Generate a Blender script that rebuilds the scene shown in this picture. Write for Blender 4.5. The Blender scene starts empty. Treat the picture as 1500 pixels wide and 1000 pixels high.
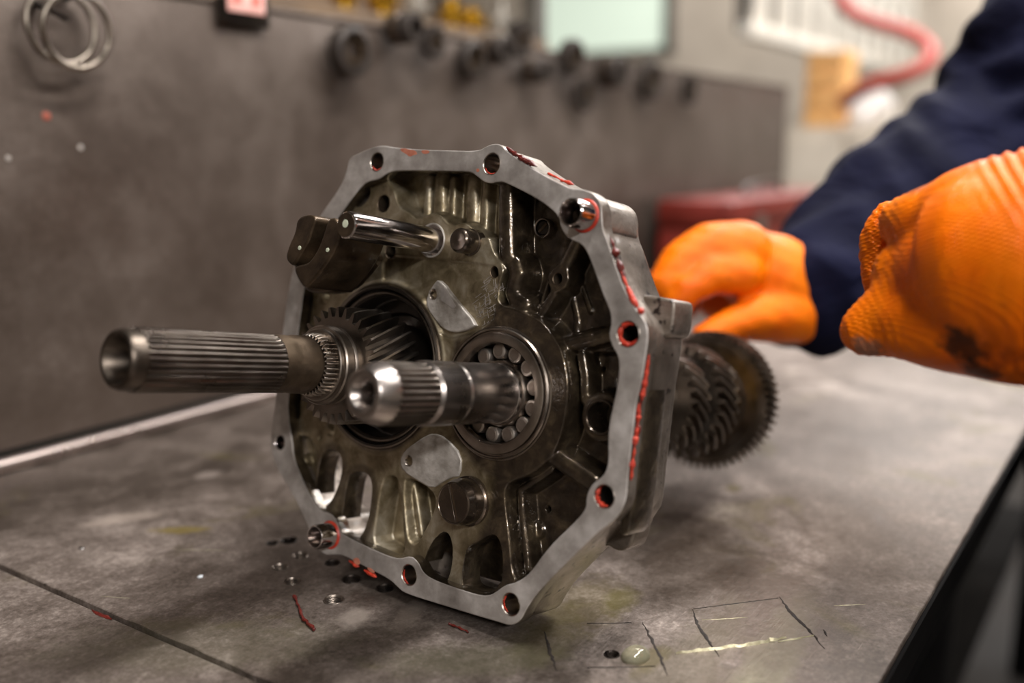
import bpy, bmesh, math, random
import numpy as np
from mathutils import Matrix, Vector
random.seed(7); rng = np.random.default_rng(7)
S = bpy.context.scene
COL = S.collection

# ------------------------------------------------------------------ camera
# world: +X runs along the bench away from the camera, +Y across the bench to the back panel, z=0 is the bench top
F = 1434.0; CX, CY = 750.0, 500.0; H = 0.25
def nrm(a): return a / np.linalg.norm(a)
def ray(px, py): return np.array([px - CX, py - CY, F])
_p = math.atan2(500 - 216, F)
_up = np.array([0, -math.cos(_p), -math.sin(_p)])
_bx = ray(1740, 216); _bx = nrm(_bx - _up * _bx.dot(_up))
R = np.array([_bx, np.cross(_up, _bx), _up])
EYE = np.array([0, 0, H])
def W(px, py): return R @ ray(px, py)
def at_z(px, py, z=0.0):
    d = W(px, py); return EYE + d * ((z - H) / d[2])
def at_y(px, py, y):
    d = W(px, py); return EYE + d * (y / d[1])
def at_x(px, py, x):
    d = W(px, py); return EYE + d * (x / d[0])
def at_d(px, py, dep): return EYE + W(px, py) / F * dep

cam = bpy.data.cameras.new('camera'); cam_o = bpy.data.objects.new('camera', cam); COL.objects.link(cam_o)
cam.sensor_width = 36; cam.lens = F * 36 / 1500
M3 = np.stack([R @ [1, 0, 0], R @ [0, -1, 0], R @ [0, 0, -1]], 1)
cam_o.matrix_world = Matrix.Translation(EYE) @ Matrix(M3.tolist()).to_4x4()
cam.clip_start = 0.02
cam.dof.use_dof = True; cam.dof.focus_distance = 0.53; cam.dof.aperture_fstop = 2.6; cam.dof.aperture_blades = 0
S.camera = cam_o

# ------------------------------------------------------------------ light, world, exposure
S.view_settings.view_transform = 'Standard'; S.view_settings.look = 'None'
S.view_settings.exposure = 0.72; S.view_settings.gamma = 1.0; S.view_settings.use_curve_mapping = False
wd = bpy.data.worlds.new('workshop'); S.world = wd; wd.use_nodes = True
wd.node_tree.nodes['Background'].inputs[0].default_value = (0.94, 0.92, 0.92, 1)
wd.node_tree.nodes['Background'].inputs[1].default_value = 0.035
def area(name, loc, target, sx, sy, power, col=(1, 0.965, 0.945)):
    l = bpy.data.lights.new(name, 'AREA'); l.shape = 'RECTANGLE'; l.size = sx; l.size_y = sy; l.energy = power; l.color = col
    o = bpy.data.objects.new(name, l); COL.objects.link(o); o.location = loc
    if target is not None: o.rotation_euler = (Vector(target) - Vector(loc)).to_track_quat('-Z', 'Y').to_euler()
    return o
# fluorescent battens under the workshop ceiling, plus two unseen fill lamps
area('ceiling_lamp_over_bench', (0.80, 0.00, 1.55), None, 1.2, 0.10, 28)
area('ceiling_lamp_behind_camera', (-1.5, -2.0, 1.75), (0.4, 0.4, 0.1), 1.5, 0.16, 50)
area('ceiling_lamp_near_row', (3.9, 0.90, 1.85), None, 3.0, 0.10, 30)
area('ceiling_lamp_middle_row', (3.4, 0.20, 1.90), None, 3.2, 0.09, 44)
area('fill_lamp_far_row', (2.3, -1.15, 1.95), None, 3.4, 0.12, 36)  # unseen lamp, kept only as general fill
area('fill_lamp_far_end', (4.3, 1.9, 2.2), (5.4, 2.0, 0.6), 1.3, 0.3, 30)  # unseen lamp added to brighten the far wall

# ------------------------------------------------------------------ helpers
def link(o, parent=None):
    COL.objects.link(o)
    if parent is not None: o.parent = parent
    return o
def tag(o, label=None, cat=None, group=None, kind=None):
    if label: o['label'] = label
    if cat: o['category'] = cat
    if group: o['group'] = group
    if kind: o['kind'] = kind
    return o
def empty(name, loc=(0, 0, 0), label=None, cat=None, group=None, mat=None):
    o = bpy.data.objects.new(name, None); o.empty_display_size = 0.02; COL.objects.link(o)
    if mat is not None: o.matrix_world = mat
    else: o.location = loc
    return tag(o, label, cat, group)
def finish(me, mat=None, smooth=True, angle=35):
    if smooth:
        me.shade_smooth(); me.set_sharp_from_angle(angle=math.radians(angle))
    if mat is not None:
        me.materials.clear(); me.materials.append(mat)
    return me
def mesh_of(name, verts, faces, mat=None, smooth=True, angle=35):
    me = bpy.data.meshes.new(name); me.from_pydata([tuple(map(float, v)) for v in verts], [], faces); me.update()
    bm = bmesh.new(); bm.from_mesh(me); bmesh.ops.recalc_face_normals(bm, faces=bm.faces); bm.to_mesh(me); bm.free()
    return finish(me, mat, smooth, angle)
def obj(name, me, parent=None, mat=None):
    o = bpy.data.objects.new(name, me); link(o, parent)
    if mat is not None: me.materials.clear(); me.materials.append(mat)
    return o
class MB:
    def __init__(s): s.v = []; s.f = []
    def add(s, v, f):
        n = len(s.v); s.v += [tuple(map(float, q)) for q in v]; s.f += [tuple(i + n for i in g) for g in f]; return s
    def build(s, name, mat, parent=None, smooth=True, angle=35):
        return obj(name, mesh_of(name, s.v, s.f, mat, smooth, angle), parent)
def lathe(prof, seg=64, center=(0, 0), close=False, rot=0):
    """prof: (r, w) list about the local Z axis"""
    v = []; f = []; n = len(prof)
    for i in range(seg):
        a = 2 * math.pi * i / seg + rot
        for r, w in prof: v.append((center[0] + r * math.cos(a), center[1] + r * math.sin(a), w))
    m = n if close else n - 1
    for i in range(seg):
        j = (i + 1) % seg
        for k in range(m):
            l = (k + 1) % n
            f.append((i * n + k, j * n + k, j * n + l, i * n + l))
    return v, f
def frame_to(d, up=(0, 0, 1)):
    z = nrm(np.array(d, float)); u0 = np.array(up, float)
    if abs(z @ u0) > 0.95: u0 = np.array([1.0, 0, 0])
    x = nrm(np.cross(u0, z)); y = np.cross(z, x); return np.stack([x, y, z], 1)
def lathe_between(p0, d, prof, seg=32):
    M = frame_to(d); v, f = lathe(prof, seg); return [np.array(p0) + M @ np.array(q) for q in v], f
def tube(pts, rad, seg=12, cap=True, closed=False):
    pts = [np.array(p, float) for p in pts]; n = len(pts)
    if np.isscalar(rad): rad = [rad] * n
    v = []; f = []; prev = None
    for i, p in enumerate(pts):
        t = pts[(i + 1) % n] - pts[i - 1] if closed else pts[min(i + 1, n - 1)] - pts[max(i - 1, 0)]
        t = nrm(t)
        if prev is None: fr = frame_to(t); x = fr[:, 0]
        else: x = nrm(prev - t * (prev @ t))
        y = np.cross(t, x); prev = x
        for k in range(seg):
            a = 2 * math.pi * k / seg; v.append(p + rad[i] * (math.cos(a) * x + math.sin(a) * y))
    for i in range(n if closed else n - 1):
        j = (i + 1) % n
        for k in range(seg):
            l = (k + 1) % seg; f.append((i * seg + k, i * seg + l, j * seg + l, j * seg + k))
    if cap and not closed:
        f.append(tuple(range(seg))[::-1]); f.append(tuple((n - 1) * seg + k for k in range(seg)))
    return v, f
def box(c, s, M=None, bev=0.0):
    bm = bmesh.new(); bmesh.ops.create_cube(bm, size=1)
    for q in bm.verts: q.co = Vector((q.co.x * s[0], q.co.y * s[1], q.co.z * s[2]))
    if bev > 0: bmesh.ops.bevel(bm, geom=bm.edges[:], offset=bev, segments=2, affect='EDGES', profile=0.5)
    M = np.eye(3) if M is None else M
    bm.verts.index_update(); v = [np.array(c) + M @ np.array(q.co) for q in bm.verts]; f = [tuple(q.index for q in g.verts) for g in bm.faces]
    bm.free(); return v, f
def chaikin(P, it=2, closed=True):
    P = np.array(P, float)
    for _ in range(it):
        Q = np.roll(P, -1, 0)
        if not closed:
            a = P[:-1]; b = P[1:]; P = np.vstack([P[:1], np.stack([.75 * a + .25 * b, .25 * a + .75 * b], 1).reshape(-1, P.shape[1]), P[-1:]])
        else: P = np.stack([.75 * P + .25 * Q, .25 * P + .75 * Q], 1).reshape(-1, P.shape[1])
    return P
def circle(c, r, n=40): return np.array([(c[0] + r * math.cos(2 * math.pi * k / n), c[1] + r * math.sin(2 * math.pi * k / n)) for k in range(n)])
def slab_mesh(name, loops, w0, w1, bevel, mat, res=2, scale=0.001):
    """flat plate with holes: loops in mm, w0<w1 in mm"""
    cu = bpy.data.curves.new(name, 'CURVE'); cu.dimensions = '2D'; cu.fill_mode = 'BOTH'
    for L in loops:
        sp = cu.splines.new('POLY'); sp.points.add(len(L) - 1); sp.use_cyclic_u = True
        for q, (x, y) in zip(sp.points, L): q.co = (x * scale, y * scale, 0, 1)
    cu.bevel_depth = bevel * scale; cu.bevel_resolution = res; cu.offset = -bevel * scale
    cu.extrude = max((w1 - w0) / 2 - bevel, 0.01) * scale
    o = bpy.data.objects.new(name, cu); COL.objects.link(o)
    dg = bpy.context.evaluated_depsgraph_get()
    me = bpy.data.meshes.new_from_object(o.evaluated_get(dg)); bpy.data.objects.remove(o); bpy.data.curves.remove(cu)
    me.transform(Matrix.Translation((0, 0, (w0 + w1) / 2 * scale)))
    bm = bmesh.new(); bm.from_mesh(me); bmesh.ops.remove_doubles(bm, verts=bm.verts, dist=1e-6); bmesh.ops.recalc_face_normals(bm, faces=bm.faces); bm.to_mesh(me); bm.free()
    me.name = name
    finish(me, mat, True, 40)
    # the flat caps keep their own normals, so only the bevel is shaded round
    cap = np.array([abs(q.normal.z) > .9995 for q in me.polygons]); cnt = {}
    for q in me.polygons:
        if cap[q.index]:
            for e in q.edge_keys: cnt[e] = cnt.get(e, 0) + 1
    sh_ = me.attributes.get('sharp_edge') or me.attributes.new('sharp_edge', 'BOOLEAN', 'EDGE')
    for e in me.edges:
        if cnt.get(e.key, 0) == 1: sh_.data[e.index].value = True
    return me

# ------------------------------------------------------------------ materials
def lin(r, g, b): return tuple((c / 255 / 12.92 if c / 255 <= .04045 else ((c / 255 + .055) / 1.055) ** 2.4) for c in (r, g, b)) + (1,)
class NT:
    def __init__(s, name):
        s.m = bpy.data.materials.new(name); s.m.use_nodes = True; s.t = s.m.node_tree; s.b = s.t.nodes['Principled BSDF']
    def n(s, typ, **kw):
        q = s.t.nodes.new('ShaderNode' + typ)
        for k, v in kw.items(): setattr(q, k, v)
        return q
    def L(s, a, b): s.t.links.new(a, b)
    def coord(s, scale=(1, 1, 1), which='Object', rot=(0, 0, 0)):
        c = s.n('TexCoord'); m = s.n('Mapping'); m.inputs['Scale'].default_value = scale; m.inputs['Rotation'].default_value = rot
        s.L(c.outputs[which], m.inputs['Vector']); return m.outputs[0]
    def noise(s, scale, vec=None, detail=4, rough=0.55, dist=0.0):
        q = s.n('TexNoise'); q.inputs['Scale'].default_value = scale; q.inputs['Detail'].default_value = detail
        q.inputs['Roughness'].default_value = rough; q.inputs['Distortion'].default_value = dist
        s.L(vec if vec is not None else s.coord(), q.inputs['Vector']); return q.outputs['Fac']
    def ramp(s, fac, stops):
        q = s.n('ValToRGB'); e = q.color_ramp.elements
        while len(e) < len(stops): e.new(0.5)
        for k, (p, c) in enumerate(stops):
            e[k].position = p; e[k].color = c if len(c) == 4 else tuple(c) + (1,)
        s.L(fac, q.inputs[0]); return q.outputs[0]
    def rng(s, fac, a, b, lo, hi):
        q = s.n('MapRange'); q.inputs[1].default_value = a; q.inputs[2].default_value = b; q.inputs[3].default_value = lo; q.inputs[4].default_value = hi
        s.L(fac, q.inputs[0]); return q.outputs[0]
    def mix(s, fac, a, b):
        q = s.n('Mix', data_type='RGBA')
        if isinstance(fac, (int, float)): q.inputs[0].default_value = fac
        else: s.L(fac, q.inputs[0])
        for k, c in ((6, a), (7, b)):
            if isinstance(c, tuple): q.inputs[k].default_value = c
            else: s.L(c, q.inputs[k])
        return q.outputs[2]
    def math(s, op, a, b=0.0):
        q = s.n('Math', operation=op)
        for k, c in ((0, a), (1, b)):
            if isinstance(c, (int, float)): q.inputs[k].default_value = c
            else: s.L(c, q.inputs[k])
        return q.outputs[0]
    def set(s, k, v):
        i = s.b.inputs[k]
        if isinstance(v, (int, float, tuple)): i.default_value = v
        else: s.L(v, i)
        return s
    def bump(s, h, strength=0.3, dist=0.001, nrmin=None):
        q = s.n('Bump'); q.inputs['Strength'].default_value = strength; q.inputs['Distance'].default_value = dist; s.L(h, q.inputs['Height'])
        if nrmin is not None: s.L(nrmin, q.inputs['Normal'])
        return q.outputs[0]
def simple(name, c1, c2, scale=40, metal=0.0, r1=0.4, r2=0.6, bump=0.2, bscale=None, bdist=0.0006, coat=0.0, spec=None, stretch=(1, 1, 1)):
    t = NT(name); vec = t.coord(stretch); f = t.noise(scale, vec, 5)
    t.set('Base Color', t.ramp(f, [(0.3, c1), (0.7, c2)])); t.set('Metallic', metal)
    t.set('Roughness', t.rng(f, 0.3, 0.7, r1, r2))
    if bump: t.set('Normal', t.bump(t.noise(bscale or scale * 4, vec, 4), bump, bdist))
    if coat: t.set('Coat Weight', coat); t.set('Coat Roughness', 0.08)
    if spec is not None: t.set('Specular IOR Level', spec)
    return t.m

def mat_flange():
    t = NT('machined_aluminium'); v = t.coord()
    big = t.noise(38, v, 5, 0.6); fine = t.noise(260, t.coord((1, .12, .2), rot=(0, 0, .7)), 4)
    c = t.ramp(big, [(0.3, lin(124, 117, 111)), (0.5, lin(166, 159, 153)), (0.68, lin(206, 200, 195))])
    red = t.rng(t.noise(34, t.coord((1, 1, 0.4)), 6, .7), 0.69, 0.75, 0, 0.55)
    c = t.mix(red, c, lin(190, 70, 45)); t.set('Base Color', c)
    t.set('Metallic', 0.4); t.set('Roughness', t.rng(big, .3, .7, 0.34, 0.5))
    t.set('Normal', t.bump(fine, 0.12, 0.0004)); return t.m
def mat_cast(name, wetall=False):
    t = NT(name); v = t.coord()
    big = t.noise(26, v, 6, 0.62, 0.6); fine = t.noise(330, v, 5, .6); mid = t.noise(95, v, 4, .6, .5)
    a = t.n('Attribute'); a.attribute_name = 'oil'
    oil = t.rng(t.math('ADD', a.outputs['Fac'], t.math('MULTIPLY', t.math('SUBTRACT', big, 0.5), 0.9)), 0.25, 0.75, 0, 1)
    if wetall: oil = t.math('ADD', t.math('MULTIPLY', big, .2), .85)
    dry = t.ramp(t.math('ADD', t.math('MULTIPLY', big, .6), t.math('MULTIPLY', mid, .4)), [(0.34, lin(82, 70, 48)), (0.47, lin(134, 121, 95)), (0.55, lin(164, 152, 128)), (0.66, lin(200, 191, 172))])
    wet = t.ramp(mid, [(0.3, lin(42, 34, 26)), (0.52, lin(72, 61, 48)), (0.75, lin(112, 98, 76))])
    t.set('Base Color', t.mix(oil, dry, wet)); t.set('Metallic', 0.75)
    t.set('Roughness', t.rng(oil, 0, 1, 0.46, 0.28))
    t.set('Coat Weight', t.rng(oil, 0, 1, 0.6, 1.0)); t.set('Coat Roughness', 0.05); t.set('Coat IOR', 1.46)
    b1 = t.bump(fine, 0.35, 0.0004); t.set('Normal', t.bump(mid, 0.4, 0.0009, b1))
    t.set('Coat Normal', t.bump(t.noise(230, v, 3, .55, .3), 0.6, 0.0008)); return t.m
def mat_shell():
    t = NT('rough_cast_aluminium'); v = t.coord(); big = t.noise(30, v, 6, .65, .5); fine = t.noise(420, v, 5, .65)
    pit = t.rng(t.noise(190, v, 3, .5), 0.63, 0.7, 0, 1)
    c = t.ramp(big, [(0.28, lin(66, 58, 48)), (0.5, lin(116, 106, 96)), (0.72, lin(158, 148, 138))])
    t.set('Base Color', t.mix(pit, c, lin(40, 30, 26))); t.set('Metallic', 0.7); t.set('Roughness', 0.42)
    t.set('Coat Weight', 0.4); t.set('Coat Roughness', 0.15)
    t.set('Normal', t.bump(fine, 0.5, 0.0006)); return t.m
def mat_steel(name, c1, c2, r1, r2, scale=60, bump=0.1, stretch=(1, 1, 1), coat=0.0):
    return simple(name, c1, c2, scale, 1.0, r1, r2, bump, 300, 0.0003, coat, stretch=stretch)
M = {}
M['flange'] = mat_flange(); M['cast'] = mat_cast('oily_cast_aluminium'); M['castdark'] = mat_cast('oily_shaded_cast_aluminium', True); M['shell'] = mat_shell()
M['chrome'] = mat_steel('ground_steel', lin(178, 170, 166), lin(205, 198, 194), 0.10, 0.17, 30, 0.03)
M['shaft'] = mat_steel('shaft_steel', lin(140, 132, 126), lin(178, 169, 163), 0.24, 0.36, 40, 0.06)
M['spline'] = mat_steel('splined_steel', lin(78, 71, 65), lin(116, 108, 100), 0.25, 0.38, 50, 0.1)
M['bore'] = mat_steel('dull_shaft_end_steel', lin(70, 62, 55), lin(104, 95, 86), .34, .46, 60, .1)
M['brown'] = simple('oxidised_steel', lin(58, 46, 36), lin(112, 97, 80), 55, 0.85, 0.38, 0.55, 0.35, 300)
M['gear'] = mat_steel('gear_steel', lin(104, 96, 88), lin(146, 136, 126), 0.3, 0.42, 60, 0.1)
M['race'] = mat_steel('bearing_steel', lin(128, 118, 108), lin(168, 158, 148), 0.26, 0.4, 60, 0.06)
M['roller'] = mat_steel('roller_steel', lin(176, 168, 160), lin(200, 192, 184), 0.36, 0.48, 80, 0.08)
M['rollend'] = mat_steel('roller_end_steel', lin(138, 126, 116), lin(164, 152, 142), 0.5, 0.6, 80, 0.1)
M['dark'] = simple('oily_dark_steel', lin(30, 26, 22), lin(58, 50, 43), 60, 0.8, 0.3, 0.45, 0.3, 250, coat=0.5)
M['fork'] = simple('forged_brown_steel', lin(48, 38, 28), lin(94, 78, 60), 70, 0.8, 0.36, 0.52, 0.5, 260, coat=0.3)
M['plug'] = simple('oily_plug_steel', lin(74, 63, 54), lin(112, 99, 86), 60, 0.9, 0.22, 0.32, 0.15, 200, coat=0.6)
M['pad'] = simple('scraped_aluminium', lin(128, 120, 110), lin(206, 200, 193), 75, 0.5, 0.36, 0.6, 0.6, 200, .001)
M['paintmark'] = simple('chalky_mark', lin(178, 184, 160), lin(205, 210, 186), 200, 0.0, 0.6, 0.8)
M['sealant'] = simple('red_sealant', lin(150, 34, 20), lin(198, 66, 42), 300, 0.0, 0.35, 0.5, 0.4, 500)
M['darksealant'] = simple('dark_red_sealant', lin(62, 14, 9), lin(104, 28, 18), 300, 0.0, 0.35, 0.5, 0.4, 500)

# ================================================================== ROOM
def quad(name, pts, mat, parent=None): return obj(name, mesh_of(name, pts, [(0, 1, 2, 3)], mat, False), parent)
M['wall'] = simple('cream_wall_paint', lin(166, 155, 140), lin(188, 177, 162), 3, 0, 0.7, 0.85, 0.1)
M['floor'] = simple('stained_concrete', lin(20, 18, 16), lin(38, 33, 29), 3, 0, 0.7, 0.85, 0.2)
M['ceil'] = simple('grey_ceiling_paint', lin(120, 116, 110), lin(140, 135, 128), 2, 0, 0.8, 0.9, 0.0)
WY, WX, FZ, CZ = 4.6, 6.0, -0.9, 2.3
def room_slab(name, lo, hi, mat):
    lo = np.array(lo, float); hi = np.array(hi, float)
    o = obj(name, mesh_of(name, *box((lo + hi) / 2, hi - lo), mat, False)); o['kind'] = 'structure'; return o
room_slab('floor', (-3, -4, FZ - .05), (WX, WY, FZ), M['floor'])
room_slab('ceiling', (-3, -4, CZ), (WX, WY, CZ + .05), M['ceil'])
room_slab('wall_right', (WX, -4, FZ), (WX + .08, WY, CZ), M['wall'])

room_slab('wall_front', (-3.05, -4.05, FZ), (WX, -4, CZ), M['wall'])
room_slab('wall_left', (-3.05, -4, FZ), (-3, WY, CZ), M['wall'])
def wall_with_hole(name, x, y0, y1, z0, z1, hy0, hy1, hz0, hz1, mat):
    mb = MB()
    for a, b, c, d in ((y0, hy0, z0, z1), (hy1, y1, z0, z1), (hy0, hy1, z0, hz0), (hy0, hy1, hz1, z1)):
        mb.add(*box((x + .04, (a + b) / 2, (c + d) / 2), (.08, b - a, d - c)))
    o = mb.build(name, mat, None, False); o['kind'] = 'structure'; return o
bpy.data.objects.remove(bpy.data.objects['wall_right'])
wy0 = at_x(988, 40, WX)[1]; wy1 = at_x(775, 40, WX)[1]; wz0 = at_x(880, 86, WX)[2]
wall_with_hole('wall_right', WX, -4, WY, FZ, CZ, wy0, wy1, wz0, wz0 + 1.1, M['wall'])
room_slab('wall_back', (-3, WY, FZ), (WX + .08, WY + .08, CZ), M['wall'])
# frosted window with a daylight-lit pane
M['frame'] = simple('grey_window_frame', lin(70, 66, 60), lin(92, 88, 80), 8, 0, 0.5, 0.6, 0)
t = NT('frosted_daylit_pane'); t.set('Base Color', lin(196, 208, 192)); t.set('Roughness', 0.5)
t.set('Emission Color', lin(196, 212, 196)); t.set('Emission Strength', 0.42); M['pane'] = t.m
win = empty('window_1', (WX, (wy0 + wy1) / 2, wz0)); win['kind'] = 'structure'
for a, b, c, d in ((wy0, wy0 + .07, wz0, wz0 + 1.1), (wy1 - .07, wy1, wz0, wz0 + 1.1), (wy0, wy1, wz0, wz0 + .05), (wy0, wy1, wz0 + 1.05, wz0 + 1.1)):
    o = MB().add(*box((0, (a + b) / 2 - (wy0 + wy1) / 2, (c + d) / 2 - wz0), (.06, b - a, d - c), bev=.006)).build('frame_bar', M['frame'], win)
MB().add(*box((.02, 0, .55), (.008, wy1 - wy0 - .14, 1.0))).build('window_pane', M['pane'], win)

# ================================================================== WORKBENCH
YP = 0.7455; YE = 0.0935; XS = 0.2872; XEND = 2.45
# old spills and rubbed spots, plus shade painted as dark patches: pixel, half sizes, turn, colour, strength
STAINS_AND_SHADE = [(268, 776, .020, .007, -.9, (128, 112, 50), .7), (190, 757, .022, .010, -.6, (182, 168, 156), .6), (150, 766, .014, .008, -.6, (178, 164, 152), .5),
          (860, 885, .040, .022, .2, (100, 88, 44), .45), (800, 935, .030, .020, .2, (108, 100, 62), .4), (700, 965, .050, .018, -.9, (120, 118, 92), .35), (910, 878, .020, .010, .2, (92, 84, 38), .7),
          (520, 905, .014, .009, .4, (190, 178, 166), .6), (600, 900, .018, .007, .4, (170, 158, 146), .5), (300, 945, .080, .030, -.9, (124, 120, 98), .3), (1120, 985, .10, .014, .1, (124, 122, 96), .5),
          (1075, 715, .010, .006, .3, (90, 78, 30), .7), (1245, 672, .05, .02, .2, (84, 72, 62), .5), (305, 695, .012, .008, 0, (196, 182, 172), .5), (640, 868, .05, .016, -.8, (46, 36, 28), .5), (955, 966, .018, .007, 0, (88, 78, 40), .7), (1120, 890, .085, .038, .35, (78, 66, 56), .6), (1010, 830, .070, .034, .2, (80, 68, 58), .55), (1260, 800, .11, .04, .2, (84, 72, 62), .5), (1000, 985, .09, .02, .1, (88, 80, 62), .5)]  # big brown patches add dirt and painted shade, front right and below the gearbox
def mat_bench():
    t = NT('worn_steel_plate'); v = t.coord()
    big = t.noise(5.5, v, 6, .62, .8); mid = t.noise(26, v, 6, .68, .4); fine = t.noise(190, v, 5, .7)
    scr = t.noise(60, t.coord((0.6, 14, 1), rot=(0, 0, .35)), 4, .6); scr2 = t.noise(55, t.coord((16, 0.5, 1), rot=(0, 0, -.5)), 4, .6)
    grit = t.noise(420, v, 4, .75)
    k = t.math('ADD', t.math('MULTIPLY', big, .36), t.math('ADD', t.math('MULTIPLY', mid, .26), t.math('ADD', t.math('MULTIPLY', fine, .2), t.math('MULTIPLY', grit, .18))))
    c = t.ramp(k, [(0.36, lin(46, 39, 33)), (0.46, lin(88, 78, 70)), (0.53, lin(120, 109, 101)), (0.64, lin(178, 166, 156))])
    sp = t.rng(fine, .66, .74, 0, .5); c = t.mix(sp, c, lin(196, 184, 172))
    pit = t.rng(t.noise(75, v, 5, .7), .33, .27, 0, .7); c = t.mix(pit, c, lin(38, 30, 24))
    s1 = t.rng(scr, .66, .72, 0, .3); c = t.mix(s1, c, lin(190, 178, 166))
    s2 = t.rng(scr2, .30, .25, 0, .5); c = t.mix(s2, c, lin(60, 50, 42))
    oil = t.rng(t.noise(11, v, 4, .6, .6), .60, .70, 0, .5); c = t.mix(oil, c, lin(92, 84, 44))
    sep = t.n('SeparateXYZ'); t.L(t.coord(), sep.inputs[0])
    wob = t.math('MULTIPLY', t.math('SUBTRACT', t.noise(60, v, 5, .7), .5), 1.5)
    for (px, py, rx, ry, rot, col, amt) in STAINS_AND_SHADE:
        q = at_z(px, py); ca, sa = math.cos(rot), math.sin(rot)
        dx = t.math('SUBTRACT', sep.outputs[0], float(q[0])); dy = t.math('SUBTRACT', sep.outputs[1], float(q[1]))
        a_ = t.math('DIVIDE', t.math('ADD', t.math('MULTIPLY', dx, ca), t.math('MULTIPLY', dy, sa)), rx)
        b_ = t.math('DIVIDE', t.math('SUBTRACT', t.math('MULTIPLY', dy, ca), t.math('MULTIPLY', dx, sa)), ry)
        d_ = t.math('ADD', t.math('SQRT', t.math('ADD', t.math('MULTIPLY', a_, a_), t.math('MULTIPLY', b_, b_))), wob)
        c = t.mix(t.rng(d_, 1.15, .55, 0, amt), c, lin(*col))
    t.set('Base Color', c); t.set('Metallic', 0.6)
    t.set('Roughness', t.rng(t.math('ADD', t.math('MULTIPLY', mid, .6), t.math('MULTIPLY', big, .4)), .35, .65, .30, .54))
    b = t.bump(fine, .35, .0005); b = t.bump(scr, .2, .0004, b); t.set('Normal', t.bump(mid, .25, .001, b)); return t.m
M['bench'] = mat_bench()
M['apron'] = simple('black_bench_paint', lin(6, 5, 5), lin(13, 11, 10), 12, 0.0, 0.6, 0.8, 0.2, spec=.1)
M['hole'] = simple('tapped_hole_steel', lin(24, 20, 18), lin(60, 52, 46), 200, 0.8, 0.3, 0.5, 0.2)
M['rim'] = simple('bright_worn_rim', lin(104, 94, 86), lin(150, 140, 130), 200, 0.9, 0.25, 0.4, 0.1)
bench = empty('workbench', (1.1, 0.42, FZ), 'steel topped workbench with worn scratched plates under the gearbox', 'workbench')
def under(o, par):
    o.parent = par; o.matrix_parent_inverse = par.matrix_world.inverted(); return o
bpy.context.view_layer.update()
HOLES = [((489, 878), 5.6, 1), ((410, 830), 4.6, 1), ((423, 791), 5.2, 0), ((440, 813), 4.4, 1), ((428, 851), 4.6, 1), ((515, 848), 5.4, 0), ((564, 861), 5.0, 0), ((487, 824), 4.2, 0), ((399, 795), 3.6, 0), ((896, 958), 3.6, 0)]
def hole_loops(lo, hi): return [circle(at_z(*p)[:2] * 1000, r) for p, r, _ in HOLES if lo < at_z(*p)[0] < hi]
def jitter_edge(x0, x1, y, amp, n):
    xs = np.linspace(x0, x1, n); return [(x, y + amp * rng.normal()) for x in xs]
edge = [(x * 1000, y * 1000) for x, y in jitter_edge(XS + .0016, 1.4, YE, .00012, 130)] + [(XEND * 1000, YE * 1000)]
seamR = [(1000 * (XS + .0016 + .0003 * rng.normal()), y * 1000) for y in np.linspace(YP, YE, 60)][1:-1]
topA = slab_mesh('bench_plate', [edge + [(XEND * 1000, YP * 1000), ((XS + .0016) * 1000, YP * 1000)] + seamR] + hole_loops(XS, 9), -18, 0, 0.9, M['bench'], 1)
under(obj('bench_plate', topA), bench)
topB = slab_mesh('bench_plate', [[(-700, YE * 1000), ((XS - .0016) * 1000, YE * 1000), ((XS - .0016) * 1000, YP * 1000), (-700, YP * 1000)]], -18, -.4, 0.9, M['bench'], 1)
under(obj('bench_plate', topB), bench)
under(MB().add(*box((XS, (YE + YP) / 2, -.012), (.0040, YP - YE - .004, .010))).build('seam_strip', simple('rusty_seam_dirt', lin(26, 20, 16), lin(52, 36, 26), 90, .2, .6, .8, .4), None), bench)
under(MB().add(*box((.87, (YE + YP) / 2 + .012, -.07), (3.1, YP - YE - .03, .10))).build('apron', M['apron']), bench)
under(MB().add(*box((.87, YE - .0012, -.012), (3.14, .0024, .020), bev=.0004)).build('edge_shade_strip', M['apron']), bench)  # black strip added to paint shade over the plate's side face
for lx in (-.55, 1.0, 2.3):
    for ly in (YE + .08, YP - .06):
        under(MB().add(*box((lx, ly, (FZ - .12) / 2), (.06, .06, -FZ - .12), bev=.004)).build('bench_leg', M['apron']), bench)
under(MB().add(*box((.87, .45, -.55), (3.0, .5, .02))).build('lower_shelf', M['apron']), bench)
for p, r, bright in HOLES:
    c = at_z(*p); prof = [(r + .55, .05), (r + .25, .35), (r - .1, .1)]
    zz = -.1
    while zz > -11: prof += [(r - .1, zz), (r - .75, zz - .55)]; zz -= 1.1
    prof += [(0.01, -11)]
    v, f = lathe([(a * .001, b * .001) for a, b in prof], 36); v = [np.array(q) + c for q in v]
    under(MB().add(v, f).build('threaded_hole', M['rim'] if bright else M['hole'], None, True, 60), bench)
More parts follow.
